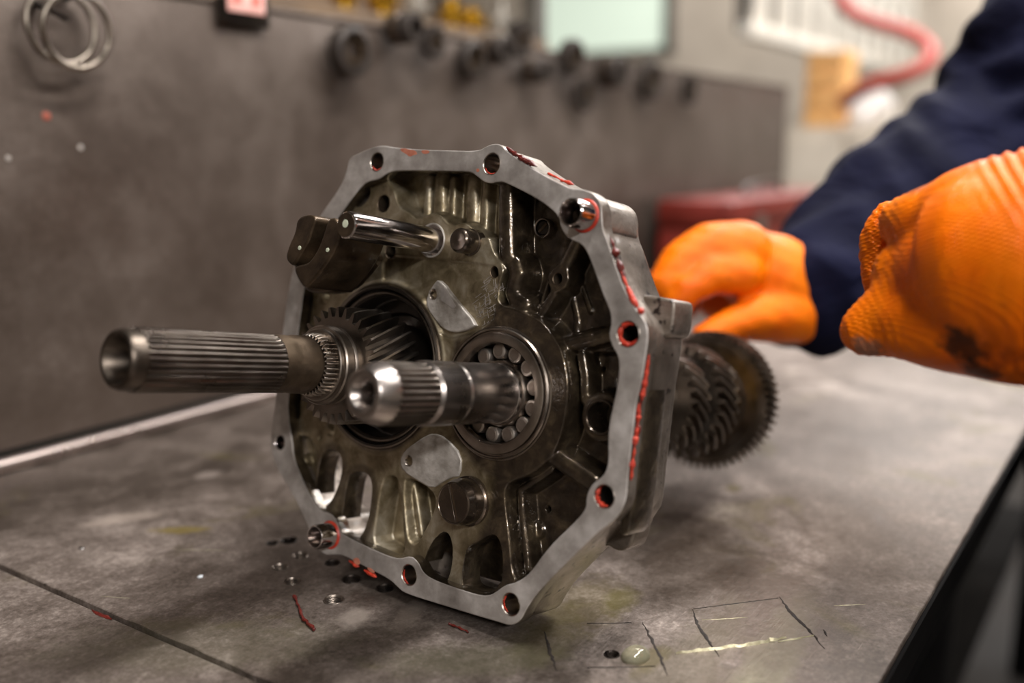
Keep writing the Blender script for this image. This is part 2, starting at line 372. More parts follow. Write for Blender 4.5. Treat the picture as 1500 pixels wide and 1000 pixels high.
# scored lines cut into the plate
M['score'] = simple('dirty_scored_groove', lin(22, 17, 14), lin(46, 36, 28), 300, .1, .7, .9, .4)
M['burr'] = simple('bright_raised_burr', lin(160, 152, 122), lin(196, 190, 160), 300, .6, .3, .5, .3)
def strip_on_bench(name, pts, wid, mat, h=.00035, taper=True):
    P = [at_z(*p) for p in pts]; Q = []
    for a, b in zip(P[:-1], P[1:]):
        m = max(2, int(np.linalg.norm(b - a) / .0025)); Q += [a + (b - a) * k / m for k in range(m)]
    Q.append(P[-1]); n = len(Q); v = []; f = []
    for i, q in enumerate(Q):
        t = nrm(Q[min(i + 1, n - 1)] - Q[max(i - 1, 0)]); nn = np.array([-t[1], t[0], 0])
        k = wid * (0.75 + .5 * rng.random()) * (min(1, .15 + 3 * min(i, n - 1 - i) / n) if taper else 1)
        q = q + nn * wid * .10 * rng.normal()
        v += [q - nn * k / 2 + [0, 0, -.0002], q + [0, 0, h * (.6 + .8 * rng.random())], q + nn * k / 2 + [0, 0, -.0002]]
    for i in range(n - 1):
        a = 3 * i; f += [(a, a + 1, a + 4, a + 3), (a + 1, a + 2, a + 5, a + 4)]
    return under(MB().add(v, f).build(name, mat), bench)
for pts, wd_ in [([(1141, 874), (1160, 898), (1192, 930), (1207, 950)], .0030), ([(1014, 892), (1025, 920), (1042, 945), (1055, 962)], .0028), ([(941, 911), (955, 938), (970, 968), (978, 990)], .0027), ([(797, 925), (804, 950), (816, 982)], .0027), ([(1206, 922), (1212, 932)], .003)]:
    strip_on_bench('scored_line', pts, wd_, M['score'])
for pts in ([(1015, 892), (1060, 886), (1140, 876)], [(860, 913), (925, 912)], [(1150, 560), (1250, 556)], [(860, 978), (960, 976)]):
    strip_on_bench('fine_scratch', pts, .0010, M['score'])
strip_on_bench('bright_burr', [(990, 957), (1030, 952), (1090, 945), (1152, 934)], .0030, M['burr'], .0012)
strip_on_bench('bright_burr', [(1140, 940), (1165, 936), (1192, 931)], .0014, M['burr'], .0006)
for pts in ([(1028, 908), (1095, 904)], [(1222, 887), (1268, 885)], [(146, 873), (190, 876)], [(255, 805), (330, 806)]):
    strip_on_bench('bright_scratch', pts, .0005, M['burr'], .0002)
strip_on_bench('rust_fleck', [(135, 893), (150, 900), (164, 907)], .0026, M['darksealant'], .0006)
# oil stains lying on the plate
M['stain'] = simple('old_oil_stain', lin(84, 76, 40), lin(118, 104, 60), 60, .3, .3, .5, .2)

# loose bits on the bench
def strand(pts, r, mat, label, cat):
    P = chaikin([at_z(*p, r * 1000 * .001) for p in pts], 2, False)
    P = [q + np.array([0, 0, .0004 * rng.random()]) + .0003 * rng.normal(size=3) * [1, 1, 0] for q in P]
    rr = [r * (.5 + .8 * rng.random()) for _ in P]
    return tag(MB().add(*tube(P, rr, 8)).build('sealant_strand', mat), label, cat)
strand([(431, 873), (437, 886), (441, 900), (448, 912), (462, 922)], .0010, M['darksealant'], 'thin dark red sealant strand bent at its end, left of the big threaded hole', 'sealant strand')
strand([(658, 913), (672, 919), (686, 926)], .0006, M['darksealant'], 'tiny red sealant shred under the lower edge of the gearbox plate', 'sealant strand')
def crumb(p, r, mat, label, cat, name):
    bm = bmesh.new(); bmesh.ops.create_icosphere(bm, subdivisions=2, radius=r)
    for q in bm.verts: q.co = Vector((q.co.x * (1 + .3 * rng.normal()), q.co.y * (1 + .3 * rng.normal()), abs(q.co.z) * .8 + (0 if q.co.z > 0 else -.0001)))
    me = bpy.data.meshes.new(name); bm.to_mesh(me); bm.free(); finish(me, mat)
    o = obj(name, me); c = at_z(*p); o.location = c; return tag(o, label, cat)
crumb((293, 845), .0016, simple('white_crumb', lin(196, 204, 208), lin(226, 232, 236), 300, 0, .4, .6), 'small white crumb lying alone on the left part of the bench plate', 'crumb', 'white_crumb')
crumb((120, 803), .0017, M['dark'], 'small dark crumb on the bench plate near the back panel', 'crumb', 'dark_crumb')
# drop of clear oil
tq = NT('clear_oil'); tq.set('Base Color', (0.86, 0.86, 0.62, 1)); tq.set('Transmission Weight', 0.9); tq.set('Roughness', 0.03); tq.set('IOR', 1.46)
c = at_z(931, 961)
v, f = lathe([(.0001, .0046), (.0030, .0043), (.0056, .0032), (.0072, .0016), (.0078, .0002), (.0076, -.0002), (.0001, -.0002)], 40)
v = [np.array((q[0] * 1.15, q[1] * .9, q[2])) for q in v]
o = MB().add(v, f).build('oil_drop', tq.m, None, True, 80); o.location = c; tag(o, 'clear domed drop of oil on the bench in front of the scored lines', 'oil drop')

# ================================================================== BACK PANEL
def mat_panel():
    t = NT('dark_steel_back_panel'); v = t.coord()
    big = t.noise(3.2, v, 6, .6, .8); mid = t.noise(18, v, 6, .66, .3); fine = t.noise(150, v, 4, .65)
    k = t.math('ADD', t.math('MULTIPLY', big, .55), t.math('ADD', t.math('MULTIPLY', mid, .28), t.math('MULTIPLY', fine, .17)))
    c = t.ramp(k, [(0.30, lin(64, 53, 46)), (0.46, lin(84, 73, 65)), (0.55, lin(97, 86, 78)), (0.72, lin(134, 123, 115))])
    c = t.mix(t.rng(fine, .70, .76, 0, .5), c, lin(178, 160, 146))
    c = t.mix(t.rng(t.noise(34, v, 5, .7), .32, .25, 0, .6), c, lin(52, 40, 32))
    t.set('Base Color', c); t.set('Metallic', 0.55); t.set('Roughness', t.rng(mid, .3, .7, .36, .52))
    t.set('Normal', t.bump(fine, .3, .0006)); return t.m
M['panel'] = mat_panel()
PX0, PX1, PZ = -0.7, 2.19, 0.379
panel = empty('back_panel', (1.0, YP, 0), 'tall dark steel panel standing along the back edge of the workbench', 'panel')
bpy.context.view_layer.update()
under(MB().add(*box(((PX0 + PX1) / 2, YP + .003, PZ / 2 + .008), (PX1 - PX0, .004, PZ - .016), bev=.001)).build('panel_sheet', M['panel']), panel)
under(MB().add(*box(((PX0 + PX1) / 2, YP + .008, PZ + .001), (PX1 - PX0, .018, .006), bev=.0022)).build('folded_top_edge', M['panel']), panel)
under(MB().add(*box((PX1 - .003, YP + .010, PZ / 2), (.006, .020, PZ), bev=.001)).build('folded_end', M['panel']), panel)
v, f = tube([(PX0, YP - .0065, .0062), (PX1, YP - .0065, .0062)], .0060, 20)
M['bar'] = simple('rubbed_steel_bar', lin(128, 117, 112), lin(150, 138, 132), 9, .85, .26, .32, .03, 300, .0002)
under(MB().add(v, f).build('bottom_bar', M['bar']), panel)
crumb_mat = simple('rust_spot', lin(120, 60, 44), lin(150, 76, 58), 200, 0, .7, .8)
for px, py in ((68, 170), (12, 232), (118, 216)):
    c = at_y(px, py, YP + .001); v, f = lathe_between(c, (0, -1, 0), [(.0038 if px == 68 else .0022, 0), (.003 if px == 68 else .0018, .0006), (.0001, .0008)], 14)
    under(MB().add(v, f).build('rust_spot' if px == 68 else 'paint_spot', crumb_mat if px == 68 else M['pad']), panel)

# sticker plate at the top of the panel
c = at_y(352, 2, YP); st = empty('warning_plate', c, 'small dark framed plate with a pink face at the top of the back panel', 'plate')
MB().add(*box((0, -.004, 0), (.060, .006, .046), bev=.003)).build('plate_frame', M['dark'], st)
MB().add(*box((0.0, -.0078, .004), (.044, .0016, .030), bev=.0006)).build('pink_face', simple('pink_print', lin(214, 150, 138), lin(240, 196, 186), 60, 0, .5, .6), st)
for k in (-1, 1): MB().add(*box((k * .011, -.0089, .006), (.012, .0006, .018))).build('red_mark', simple('red_print', lin(206, 92, 80), lin(226, 120, 106), 60, 0, .5, .6), st)

# rings hung on the panel
def ring_prof(ro, ri, th, n=10):
    a = (ro + ri) / 2; b = (ro - ri) / 2
    return [(a + b * math.cos(2 * math.pi * k / n), th / 2 * math.sin(2 * math.pi * k / n)) for k in range(n)]
M['hung'] = simple('dusty_dark_steel', lin(40, 34, 30), lin(70, 62, 56), 60, .4, .5, .65, .2)
M['ringsteel'] = mat_steel('dull_ring_steel', lin(112, 104, 94), lin(150, 140, 128), .3, .45, 60, .15)
dep1 = at_y(113, 45, YP - .012); sc = F / ((at_y(113, 45, YP - .012) - EYE) @ (R @ [0, 0, 1]))
for (px, py, dy, tilt, lab) in ((113, 45, .020, .10, 'front one of the two large thin steel rings hanging on the back panel'), (90, 38, .009, -.06, 'rear one of two large thin steel rings on the back panel, half hidden')):
    c = at_y(px, py, YP - dy); rr = 57 / sc
    v, f = lathe(ring_prof(rr, rr * .84, .005, 14), 72, close=True)
    A = Matrix.Rotation(math.pi / 2 + tilt, 3, 'X') @ Matrix.Rotation(0.0, 3, 'Z')
    v = [np.array(A @ Vector(q)) for q in v]
    o = MB().add(v, f).build('steel_ring', M['ringsteel'], None, True, 60); o.location = c; tag(o, lab, 'ring', 'steel rings on the back panel')
c = at_y(96, -4, YP); v, f = lathe_between(c + [0, .003, 0], (0, -1, .12), [(.0001, .0), (.0032, 0), (.0032, .03), (.0048, .031), (.0045, .034), (.0001, .0345)], 16)
tag(MB().add(v, f).build('nail', M['dark']), 'dark nail in the back panel holding the two large rings', 'nail')
P0 = at_y(50, 2, YP); P1 = at_y(100, 29, YP - .028)
v, f = tube([P0 + [0, .003, 0], P1], [.0024, .0020], 12)
tag(MB().add(v, f).build('bent_pin', M['dark']), 'short dark pin sticking out of the panel inside the two rings', 'pin')

# dark parts hung in a row along the top of the panel
def hung_part(px, py, r_px, kind, label):
    c = at_y(px, py, YP - .016); s_ = F / ((c - EYE) @ (R @ [0, 0, 1])); r = r_px / s_
    e = empty('hanging_cog' if kind == 'cog' else ('hanging_socket' if kind == 'socket' else 'hanging_coupling'), c, label, kind if kind != 'cog' else 'gear', 'dark parts hung along the back panel')
    A = np.array([[1, 0, 0], [0, 0, -1], [0, 1, 0]], float)   # local axis Z -> -Y
    def put(name, v, f, mat): return MB().add([A @ np.array(q) for q in v], f).build(name, mat, e, True, 40)
    if kind == 'cog':
        n = 18; outer = []  # tooth outline
        for k in range(n):
            for da, q in ((-.30, .86), (-.16, 1), (.16, 1), (.30, .86)): outer.append((r * q * math.cos((k + da) * 2 * math.pi / n), r * q * math.sin((k + da) * 2 * math.pi / n)))
        me = slab_mesh('toothed_rim', [np.array(outer) * 1000, circle((0, 0), r * 550, 32)], -6, 6, .5, M['hung'], 1)
        me.transform(Matrix(A.tolist()).to_4x4()); obj('toothed_rim', me, e)
        put('hub', *lathe([(r * .56, -.003), (r * .56, .003), (r * .36, .004), (r * .36, .009), (r * .26, .009), (r * .26, -.003)], 32, close=True), M['fork'])
    elif kind == 'socket':
        put('socket_body', *lathe([(r * .6, -.012), (r, -.011), (r, .02), (r * .9, .022), (r * .62, .022), (r * .6, .004), (.0001, .003)], 32), M['hung'])
        put('drive_collar', *lathe([(r * 1.06, -.004), (r * 1.06, .002), (r * .98, .003), (r * .98, -.005)], 32, close=True), M['fork'])
    else:
        put('outer_ring', *lathe([(r, -.007), (r, .007), (r * .9, .009), (r * .74, .009), (r * .7, .006), (r * .7, -.007)], 40, close=True), M['hung'])
        put('inner_ring', *lathe([(r * .55, -.005), (r * .55, .006), (r * .38, .006), (r * .38, -.005)], 32, close=True), M['fork'])
        for k in range(3):
            a = k * 2.0944 + .4; put('spoke', *box((math.cos(a) * r * .62, math.sin(a) * r * .62, 0), (r * .3, r * .16, .008), np.array([[math.cos(a), -math.sin(a), 0], [math.sin(a), math.cos(a), 0], [0, 0, 1]])), M['hung'])
    v, f = tube([(0, .022, r * .5), (0, -.014, r * .56), (0, -.017, r * .72)], .0022, 10)
    MB().add(v, f).build('hook', M['fork'], e)
    return e
for a in [(513, 76, 36, 'coupling', 'large dark spoked coupling hung farthest left in the row on the back panel'),
          (588, 42, 22, 'socket', 'dark socket hung between the large coupling and the next cog, close to the panel top'),
          (634, 62, 24, 'cog', 'dark cog hung third from the left on the back panel'),
          (690, 88, 26, 'coupling', 'dark spoked coupling hung fourth from the left on the back panel'),
          (722, 74, 20, 'socket', 'dark socket hung fifth from the left on the back panel'),
          (762, 58, 26, 'cog', 'dark cog hung at the panel top below the left end of the window'),
          (782, 104, 17, 'socket', 'small dark socket hung lower than the cog beside it, below the window left end'),
          (838, 84, 26, 'coupling', 'dark coupling hung below the middle of the window'),
          (856, 138, 24, 'cog', 'lowest dark cog of the row on the back panel'),
          (893, 106, 22, 'socket', 'dark socket hung right of the lowest cog on the back panel'),
          (952, 118, 28, 'coupling', 'dark coupling hung below the right end of the window'),
          (1010, 132, 20, 'cog', 'rightmost dark cog hung near the far end of the back panel')]:
    hung_part(*a)

# red toolbox on the bench against the far end of the panel
M['redbox'] = simple('red_enamel', lin(92, 26, 18), lin(124, 40, 29), 12, 0, .4, .55, .1)
tb = empty('toolbox', (1.84, .665, 0), 'red metal toolbox on the bench against the far end of the back panel', 'toolbox')
MB().add(*box((0, 0, .058), (.64, .13, .116), bev=.004)).build('box_body', M['redbox'], tb)
MB().add(*box((0, 0, .142), (.65, .136, .046), bev=.008)).build('lid', M['redbox'], tb)
v, f = tube(chaikin([(-.10, 0, .163), (-.09, 0, .182), (.09, 0, .182), (.10, 0, .163)], 2, False), .006, 10)
MB().add(v, f).build('carry_handle', M['dark'], tb)
for k in (-1, 1): MB().add(*box((k * .2, -.07, .115), (.04, .008, .04), bev=.002)).build('latch', M['rim'], tb)

# ================================================================== BEHIND THE BENCH
M['shelfw'] = simple('brown_shelf_board', lin(82, 64, 46), lin(110, 88, 64), 20, 0, .6, .8, .2)
M['brass'] = simple('yellow_brass', lin(170, 126, 30), lin(206, 160, 52), 30, .9, .2, .35, .1)
M['zinc'] = simple('zinc_plate', lin(150, 144, 134), lin(180, 174, 164), 30, .8, .3, .45, .1)
SH = at_y(640, 44, 1.08)[2]
sh = empty('storage_shelf', (.93, 1.15, FZ), 'brown shelf rack with metal fittings standing behind the back panel', 'shelf')
MB().add(*box((0, 0, SH - .012 - FZ), (1.4, .26, .024), bev=.002)).build('shelf_board', M['shelfw'], sh)
MB().add(*box((0, 0, SH - .5 - FZ), (1.4, .26, .024), bev=.002)).build('shelf_board', M['shelfw'], sh)
for kx in (-.68, .68):
    for ky in (-.11, .11): MB().add(*box((kx, ky, (SH + .5 - FZ) / 2), (.035, .035, SH + .5 - FZ), bev=.003)).build('upright', M['frame'], sh)
MB().add(*box((0, .125, SH + .25 - FZ), (1.4, .006, .46))).build('back_board', M['shelfw'], sh)
def fitting(px, r, h, mat, label):
    c = at_y(px, 40, 1.08); c[2] = SH
    e = empty('pipe_fitting', c, label, 'fitting', 'fittings on the shelf behind the panel')
    MB().add(*lathe([(.0001, 0), (r * .8, 0), (r * .8, h * .3), (r, h * .32), (r, h * .68), (r * .7, h * .72), (r * .7, h), (r * .5, h), (r * .5, h * .7), (.0001, h * .7)], 24)).build('fitting_body', mat, e)
    me = slab_mesh('hex_collar', [circle((0, 0), r * 1180, 6), circle((0, 0), r * 720, 24)], h * 350, h * 620, .4, mat, 1); obj('hex_collar', me, e)
fitting(662, .022, .055, M['brass'], 'brass fitting on the shelf behind the panel, left one of the bright yellow pair')
fitting(692, .024, .045, M['brass'], 'brass fitting on the shelf behind the panel, nearest to the window')
fitting(560, .022, .065, M['brass'], 'brass fitting on the shelf alone between two grey fittings')
fitting(610, .020, .06, M['zinc'], 'grey metal fitting on the shelf left of the bright yellow pair')
fitting(505, .02, .07, M['brass'], 'brass fitting farthest left on the shelf behind the panel')
fitting(735, .018, .07, M['zinc'], 'grey metal fitting at the window end of the shelf')

# cream cabinet with boxes and paper on top, past the end of the bench
M['cab'] = simple('cream_cabinet_paint', lin(182, 171, 154), lin(204, 193, 177), 6, 0, .5, .6, .05)
CT = at_x(1230, 186, 3.05)[2]
cy0 = at_x(1330, 200, 3.05)[1]; cy1 = at_x(1152, 200, 3.05)[1]
cb = empty('steel_cabinet', (3.3, (cy0 + cy1) / 2, FZ), 'cream steel cabinet standing past the far end of the workbench', 'cabinet')
hc = CT - FZ; wc = cy1 - cy0
MB().add(*box((0, 0, hc / 2), (.5, wc, hc), bev=.006)).build('cabinet_body', M['cab'], cb)
for k in (-1, 1):
    MB().add(*box((-.255, k * wc / 4, hc / 2 + .03), (.02, wc / 2 - .012, hc - .12), bev=.004)).build('cabinet_door', M['cab'], cb)
    MB().add(*box((-.275, k * .03, hc * .55), (.02, .012, .1), bev=.003)).build('door_handle', M['zinc'], cb)
yb = at_x(1206, 130, 3.12)[1]
bx_ = empty('wooden_crate', (3.2, yb, CT), 'orange brown wooden crate on the cream cabinet', 'crate')
zb = at_x(1208, 72, 3.1)[2] - CT
M['crate'] = simple('orange_pine', lin(206, 152, 88), lin(226, 178, 116), 14, 0, .6, .7, .2, stretch=(1, 6, 1))
for k in range(4): MB().add(*box((-.075, 0, zb * (k + .5) / 4), (.014, .112, zb / 4 - .006), bev=.002)).build('slat', M['crate'], bx_)
for k in range(4): MB().add(*box((.075, 0, zb * (k + .5) / 4), (.014, .112, zb / 4 - .006), bev=.002)).build('slat', M['crate'], bx_)
for k in (-1, 1): MB().add(*box((0, k * .050, zb / 2), (.136, .012, zb), bev=.002)).build('side_board', M['crate'], bx_)
MB().add(*box((0, 0, .006), (.136, .086, .01))).build('bottom_board', M['crate'], bx_)
# crumpled white cloth
bm = bmesh.new(); bmesh.ops.create_icosphere(bm, subdivisions=4, radius=1)
for q in bm.verts:
    d = q.co.normalized(); k = .8 + .25 * math.sin(5 * d.x + 3 * d.y) * math.cos(4 * d.z + 2 * d.y) + .12 * math.sin(11 * d.y + 7 * d.x)
    q.co = Vector((d.x * .07 * k, d.y * .080 * k, max(d.z, -.2) * .105 * k + .02))
me = bpy.data.meshes.new('white_rag'); bm.to_mesh(me); bm.free()
zmin = min(q.co.z for q in me.vertices); me.transform(Matrix.Translation((0, 0, -zmin)))
finish(me, simple('white_cotton', lin(232, 228, 222), lin(244, 241, 236), 40, 0, .8, .9, .2))
o = obj('white_rag', me); cc = at_x(1274, 160, 3.14); o.location = (3.16, cc[1], CT); tag(o, 'crumpled white rag on the cream cabinet right of the crate', 'rag')

# white slatted panel behind the hose
M['slat'] = simple('white_slat_paint', lin(206, 200, 188), lin(222, 216, 204), 6, 0, .5, .6, .05)
sy = 1.30; a0 = at_y(1093, 44, sy); a1 = at_y(1338, 108, sy); zb = (a0[2] + a1[2]) / 2
sp = empty('slatted_panel', ((a0[0] + a1[0]) / 2, sy, zb), 'white slatted panel hanging high behind the red hose', 'slatted panel')
L = a1[0] - a0[0]; hp = .62
for z_ in (.0, hp): MB().add(*box((0, 0, z_), (L, .05, .05), bev=.004)).build('rail', M['slat'], sp)
M['slatback'] = simple('dark_panel_backing', lin(44, 40, 35), lin(60, 55, 49), 6, 0, .6, .7, 0)
MB().add(*box((0, .035, hp / 2), (L, .012, hp))).build('backing', M['slatback'], sp)
n = 10; s0 = None
for k in range(n):
    x_ = (k + .5) / n * L - L / 2
    if s0 is None:
        s0 = MB().add(*box((0, 0, 0), (L / n * .50, .03, hp - .04), bev=.003)).build('slat', M['slat'], sp); s0.location = (x_, 0, hp / 2)
    else:
        q = s0.copy(); COL.objects.link(q); q.parent = sp; q.location = (x_, 0, hp / 2)
for k in (-1, 1): MB().add(*box((k * L * .45, 0, hp + (CZ - zb - hp) / 2), (.012, .012, CZ - zb - hp))).build('hanger', M['frame'], sp)
# red hose loop
M['hose'] = simple('red_rubber_hose', lin(150, 46, 34), lin(178, 66, 52), 20, 0, .4, .5, .1)
hp_ = [(1150, -560, 2.9), (1165, -300, 2.9), (1180, -150, 2.9), (1205, -60, 2.9), (1235, 14, 2.9), (1275, 32, 2.85), (1330, 46, 2.8), (1362, 66, 2.75), (1366, 88, 2.7), (1340, 106, 2.7), (1300, 118, 2.75), (1262, 128, 2.8), (1235, 150, 2.9)]
P = chaikin([at_d(*q) for q in hp_], 3, False)
tag(MB().add(*tube(P, .021, 14)).build('air_hose', M['hose']), 'red rubber hose hanging in a loop above the white rag', 'hose')

# ================================================================== GEARBOX
# local frame of the plate: u across, v up the plate, w out of its front face (mm)
DEP = 0.5113
O0 = at_d(735, 578, DEP)
wv = -nrm(R @ ray(1850, 572)); uv_ = R @ np.array([1.0, 0, 0]); uv_ = nrm(uv_ - wv * (uv_ @ wv)); vv = np.cross(wv, uv_)
GM = Matrix(((uv_[0], vv[0], wv[0], O0[0]), (uv_[1], vv[1], wv[1], O0[1]), (uv_[2], vv[2], wv[2], O0[2]), (0, 0, 0, 1)))
def loc(px, py, off=0.0):
    d = W(px, py); P = O0 + wv * off * .001; X = EYE + d * (((P - EYE) @ wv) / (d @ wv)) - O0
    return np.array([X @ uv_, X @ vv]) * 1000
def locs(pts, off=0.0): return np.array([loc(*p, off) for p in pts])
gb = empty('gearbox', mat=GM, label='opened gearbox plate with two shafts, bearings and gears standing on the bench', cat='gearbox')

OUT = [(511, 231), (524, 225), (541, 217), (560, 212), (578, 216), (620, 219), (660, 220), (700, 221), (712, 214), (722, 210), (734, 211), (743, 222), (785, 250), (835, 276), (846, 276), (862, 279), (874, 287), (881, 299), (882, 318), (883, 336), (890, 352), (902, 390), (917, 430), (934, 456), (944, 468), (949, 480), (949, 500), (946, 520), (940, 560), (932, 588), (928, 628), (922, 676), (919, 708), (918, 728), (912, 746), (900, 762), (880, 776), (869, 786), (843, 811), (791, 863), (772, 890), (763, 909), (748, 917), (730, 911), (698, 902), (640, 884), (592, 869), (582, 860), (570, 848), (528, 827), (503, 813), (489, 812), (477, 813), (467, 806), (459, 793), (451, 771), (433, 732), (416, 704), (400, 676), (396, 648), (398, 620), (402, 600), (415, 472), (423, 420), (430, 388), (448, 350), (472, 310), (497, 276), (507, 252)]
INN = [(507, 302), (530, 272), (541, 265), (555, 263), (568, 253), (580, 250), (620, 250), (680, 251), (689, 252), (697, 257), (706, 265), (717, 269), (730, 266), (740, 267), (785, 290), (810, 308), (819, 320), (820, 332), (828, 345), (840, 353), (850, 356), (858, 366), (867, 387), (882, 430), (894, 457), (895, 475), (891, 490), (896, 507), (905, 520), (907, 538), (905, 560), (901, 580), (897, 597), (892, 620), (890, 645), (891, 678), (884, 697), (866, 709), (858, 727), (858, 745), (843, 763), (802, 802), (776, 840), (756, 853), (740, 856), (727, 866), (717, 872), (701, 871), (675, 863), (643, 852), (621, 841), (612, 822), (601, 813), (584, 819), (554, 808), (506, 785), (498, 777), (492, 760), (484, 751), (470, 749), (456, 729), (442, 701), (430, 670), (428, 645), (423, 620), (421, 585), (437, 485), (444, 428), (453, 392), (480, 342)]
outer = chaikin(locs(OUT), 2); inner = chaikin(locs(INN), 2)
BH = [((552, 237), 5.2), ((720, 240), 5.6), ((920, 489), 6.0), ((885, 727), 5.5), ((748, 885), 5.6), ((599, 842), 5.6), ((410, 648), 4.4)]
D1 = loc(857, 316); D2 = loc(484, 783)
bolt = [circle(loc(*p), r, 40) for p, r in BH] + [circle(D1, 6.6, 40), circle(D2, 6.6, 40)]
def offs(P, d):
    """shift a closed outline inwards by d (mm)"""
    A = 0.5 * np.sum(P[:, 0] * np.roll(P[:, 1], -1) - np.roll(P[:, 0], -1) * P[:, 1]); t = np.roll(P, -1, 0) - np.roll(P, 1, 0)
    nn = np.stack([-t[:, 1], t[:, 0]], 1); nn /= np.linalg.norm(nn, axis=1)[:, None] + 1e-9
    return P + nn * d * np.sign(A)
fl = obj('flange', slab_mesh('flange', [outer, inner] + bolt, -9, 0, 0.7, M['flange']), gb)
fl.data.materials.append(M['shell']); fl.data.materials.append(M['castdark'])   # only the joint face is machined, the sides are as cast
for q in fl.data.polygons:
    if abs(q.normal.z) < .45:
        c2 = np.array(q.center[:2]) * 1000; di = np.min(np.hypot(*(inner - c2).T)); do = np.min(np.hypot(*(outer - c2).T)); db = min(np.min(np.hypot(*(b_ - c2).T)) for b_ in bolt)
        if min(di, do) < db: q.material_index = 2 if di < do else 1
shell_out = offs(outer, 1.4); shell_in = offs(inner, -1.5)
obj('housing_wall', slab_mesh('housing_wall', [shell_out, shell_in] + bolt, -38, -8.6, 1.5, M['shell']), gb)
# rear flange with the lug on the right side
RF = locs([(943, 432), (965, 434), (986, 440), (1000, 446), (1004, 470), (1000, 500), (995, 530), (986, 610), (977, 690), (972, 738), (964, 750), (957, 760), (949, 792), (938, 801), (925, 801), (912, 792), (890, 800), (890, 700), (910, 600), (925, 500), (930, 440)], -46)
obj('rear_flange', slab_mesh('rear_flange', [chaikin(RF, 1)], -46, -30, 1.6, M['shell']), gb)
LUG = locs([(938, 431), (955, 433), (972, 436), (986, 439), (989, 446), (987, 468), (984, 488), (978, 494), (955, 496), (940, 480)], -18)
obj('side_lug', slab_mesh('side_lug', [chaikin(LUG, 1)], -38, -18, 1.6, M['shell']), gb)
RIB = locs([(956, 500), (966, 502), (958, 600), (947, 700), (938, 770), (925, 785), (918, 770), (930, 690), (944, 590)], -18)
obj('side_rib', slab_mesh('side_rib', [chaikin(RIB, 1)], -30, -9.5, 2.0, M['castdark']), gb)
TOPB = locs([(870, 284), (884, 296), (888, 318), (888, 340), (872, 338), (862, 300)], 0) + np.array([-2.5, 0])
obj('corner_boss', slab_mesh('corner_boss', [chaikin(TOPB, 2)], -36, -6, 2.5, M['shell']), gb)

# ---- cast web as a fine relief
GS = 0.5
lo = inner.min(0) - 3; hi = inner.max(0) + 3
U, V = np.meshgrid(np.arange(lo[0], hi[0], GS), np.arange(lo[1], hi[1], GS), indexing='ij')
def sdf(P):
    P = np.asarray(P, float); d = np.full(U.shape, 1e9); ins = np.zeros(U.shape, bool); n = len(P)
    for i in range(n):
        a = P[i]; b = P[(i + 1) % n]; e = b - a; L2 = e @ e + 1e-12
        t = np.clip(((U - a[0]) * e[0] + (V - a[1]) * e[1]) / L2, 0, 1)
        d = np.minimum(d, (U - a[0] - t * e[0]) ** 2 + (V - a[1] - t * e[1]) ** 2)
        c = (a[1] > V) != (b[1] > V)
        if abs(e[1]) > 1e-9: ins ^= c & (U < e[0] * (V - a[1]) / e[1] + a[0])
    d = np.sqrt(d); return np.where(ins, -d, d)
def dline(P):
    d = np.full(U.shape, 1e9)
    for a, b in zip(P[:-1], P[1:]):
        e = b - a; t = np.clip(((U - a[0]) * e[0] + (V - a[1]) * e[1]) / (e @ e + 1e-12), 0, 1)
        d = np.minimum(d, (U - a[0] - t * e[0]) ** 2 + (V - a[1] - t * e[1]) ** 2)
    return np.sqrt(d)
def ss(x): x = np.clip(x, 0, 1); return x * x * (3 - 2 * x)
def smax(a, b, k=1.2): h = np.clip(.5 + .5 * (a - b) / k, 0, 1); return b + (a - b) * h + k * h * (1 - h)
FLOOR = -23.0; PL = -7.0
h = np.full(U.shape, FLOOR)
def step(P, level, width=1.6, it=1, off=PL):
    """plateau/pocket: everything inside the outline goes to level with a wall of the given width"""
    global h
    s = sdf(chaikin(locs(P, off), it) if it >= 0 else P); m = ss(.5 - s / width); h = h * (1 - m) + level * m
def ridge(P, r, top, flat=0.0, off=PL, k=1.4):
    global h
    d = np.maximum(dline(locs(P, off)) - flat, 0); b = np.where(d < r, top - r + np.sqrt(np.maximum(r * r - d * d, 0)), top - r - (d - r) * 5); h = smax(h, b, k)
def boss(c, r, top, w=1.4):
    global h
    d = np.hypot(U - c[0], V - c[1]); m = ss(.5 - (d - r) / w); h = h * (1 - m) + np.maximum(h, top) * m
def pit(c, r, level, w=0.9):
    global h
    d = np.hypot(U - c[0], V - c[1]); m = ss(.5 - (d - r) / w); h = h * (1 - m) + level * m
# main machined plateau: left half, both bearing seats and the lower spokes
P1 = [(568, 240), (569, 256), (571, 266), (579, 278), (583, 293), (587, 302), (598, 308), (605, 315), (612, 318), (622, 313), (632, 309), (642, 310), (650, 317), (657, 325), (665, 328), (673, 324), (682, 323), (690, 329), (697, 339), (706, 347), (714, 344), (719, 348), (724, 366), (730, 376), (736, 385), (740, 397), (736, 410), (731, 421), (730, 434), (735, 444), (747, 448), (761, 452), (776, 459), (786, 463), (796, 470), (807, 483), (817, 498), (827, 518), (834, 555), (834, 584), (830, 616), (822, 645), (811, 666), (798, 682), (779, 697), (746, 709), (741, 720), (743, 750), (746, 772), (749, 803), (752, 837), (758, 850), (752, 880), (640, 895), (480, 830), (380, 680), (390, 560), (420, 400), (500, 250)]
step(P1, PL, 2.0)
# recesses in the left margin
step([(447, 428), (458, 428), (452, 470), (440, 560), (436, 625), (420, 600), (432, 500)], -22, 2.0)
step([(432, 640), (452, 640), (462, 660), (460, 700), (455, 722), (440, 692), (430, 668)], -13, 2.0)
# step below the rod seat
step([(597, 376), (722, 388), (730, 396), (728, 430), (720, 480), (640, 500), (560, 420), (560, 372)], PL - 1.6, 1.0)
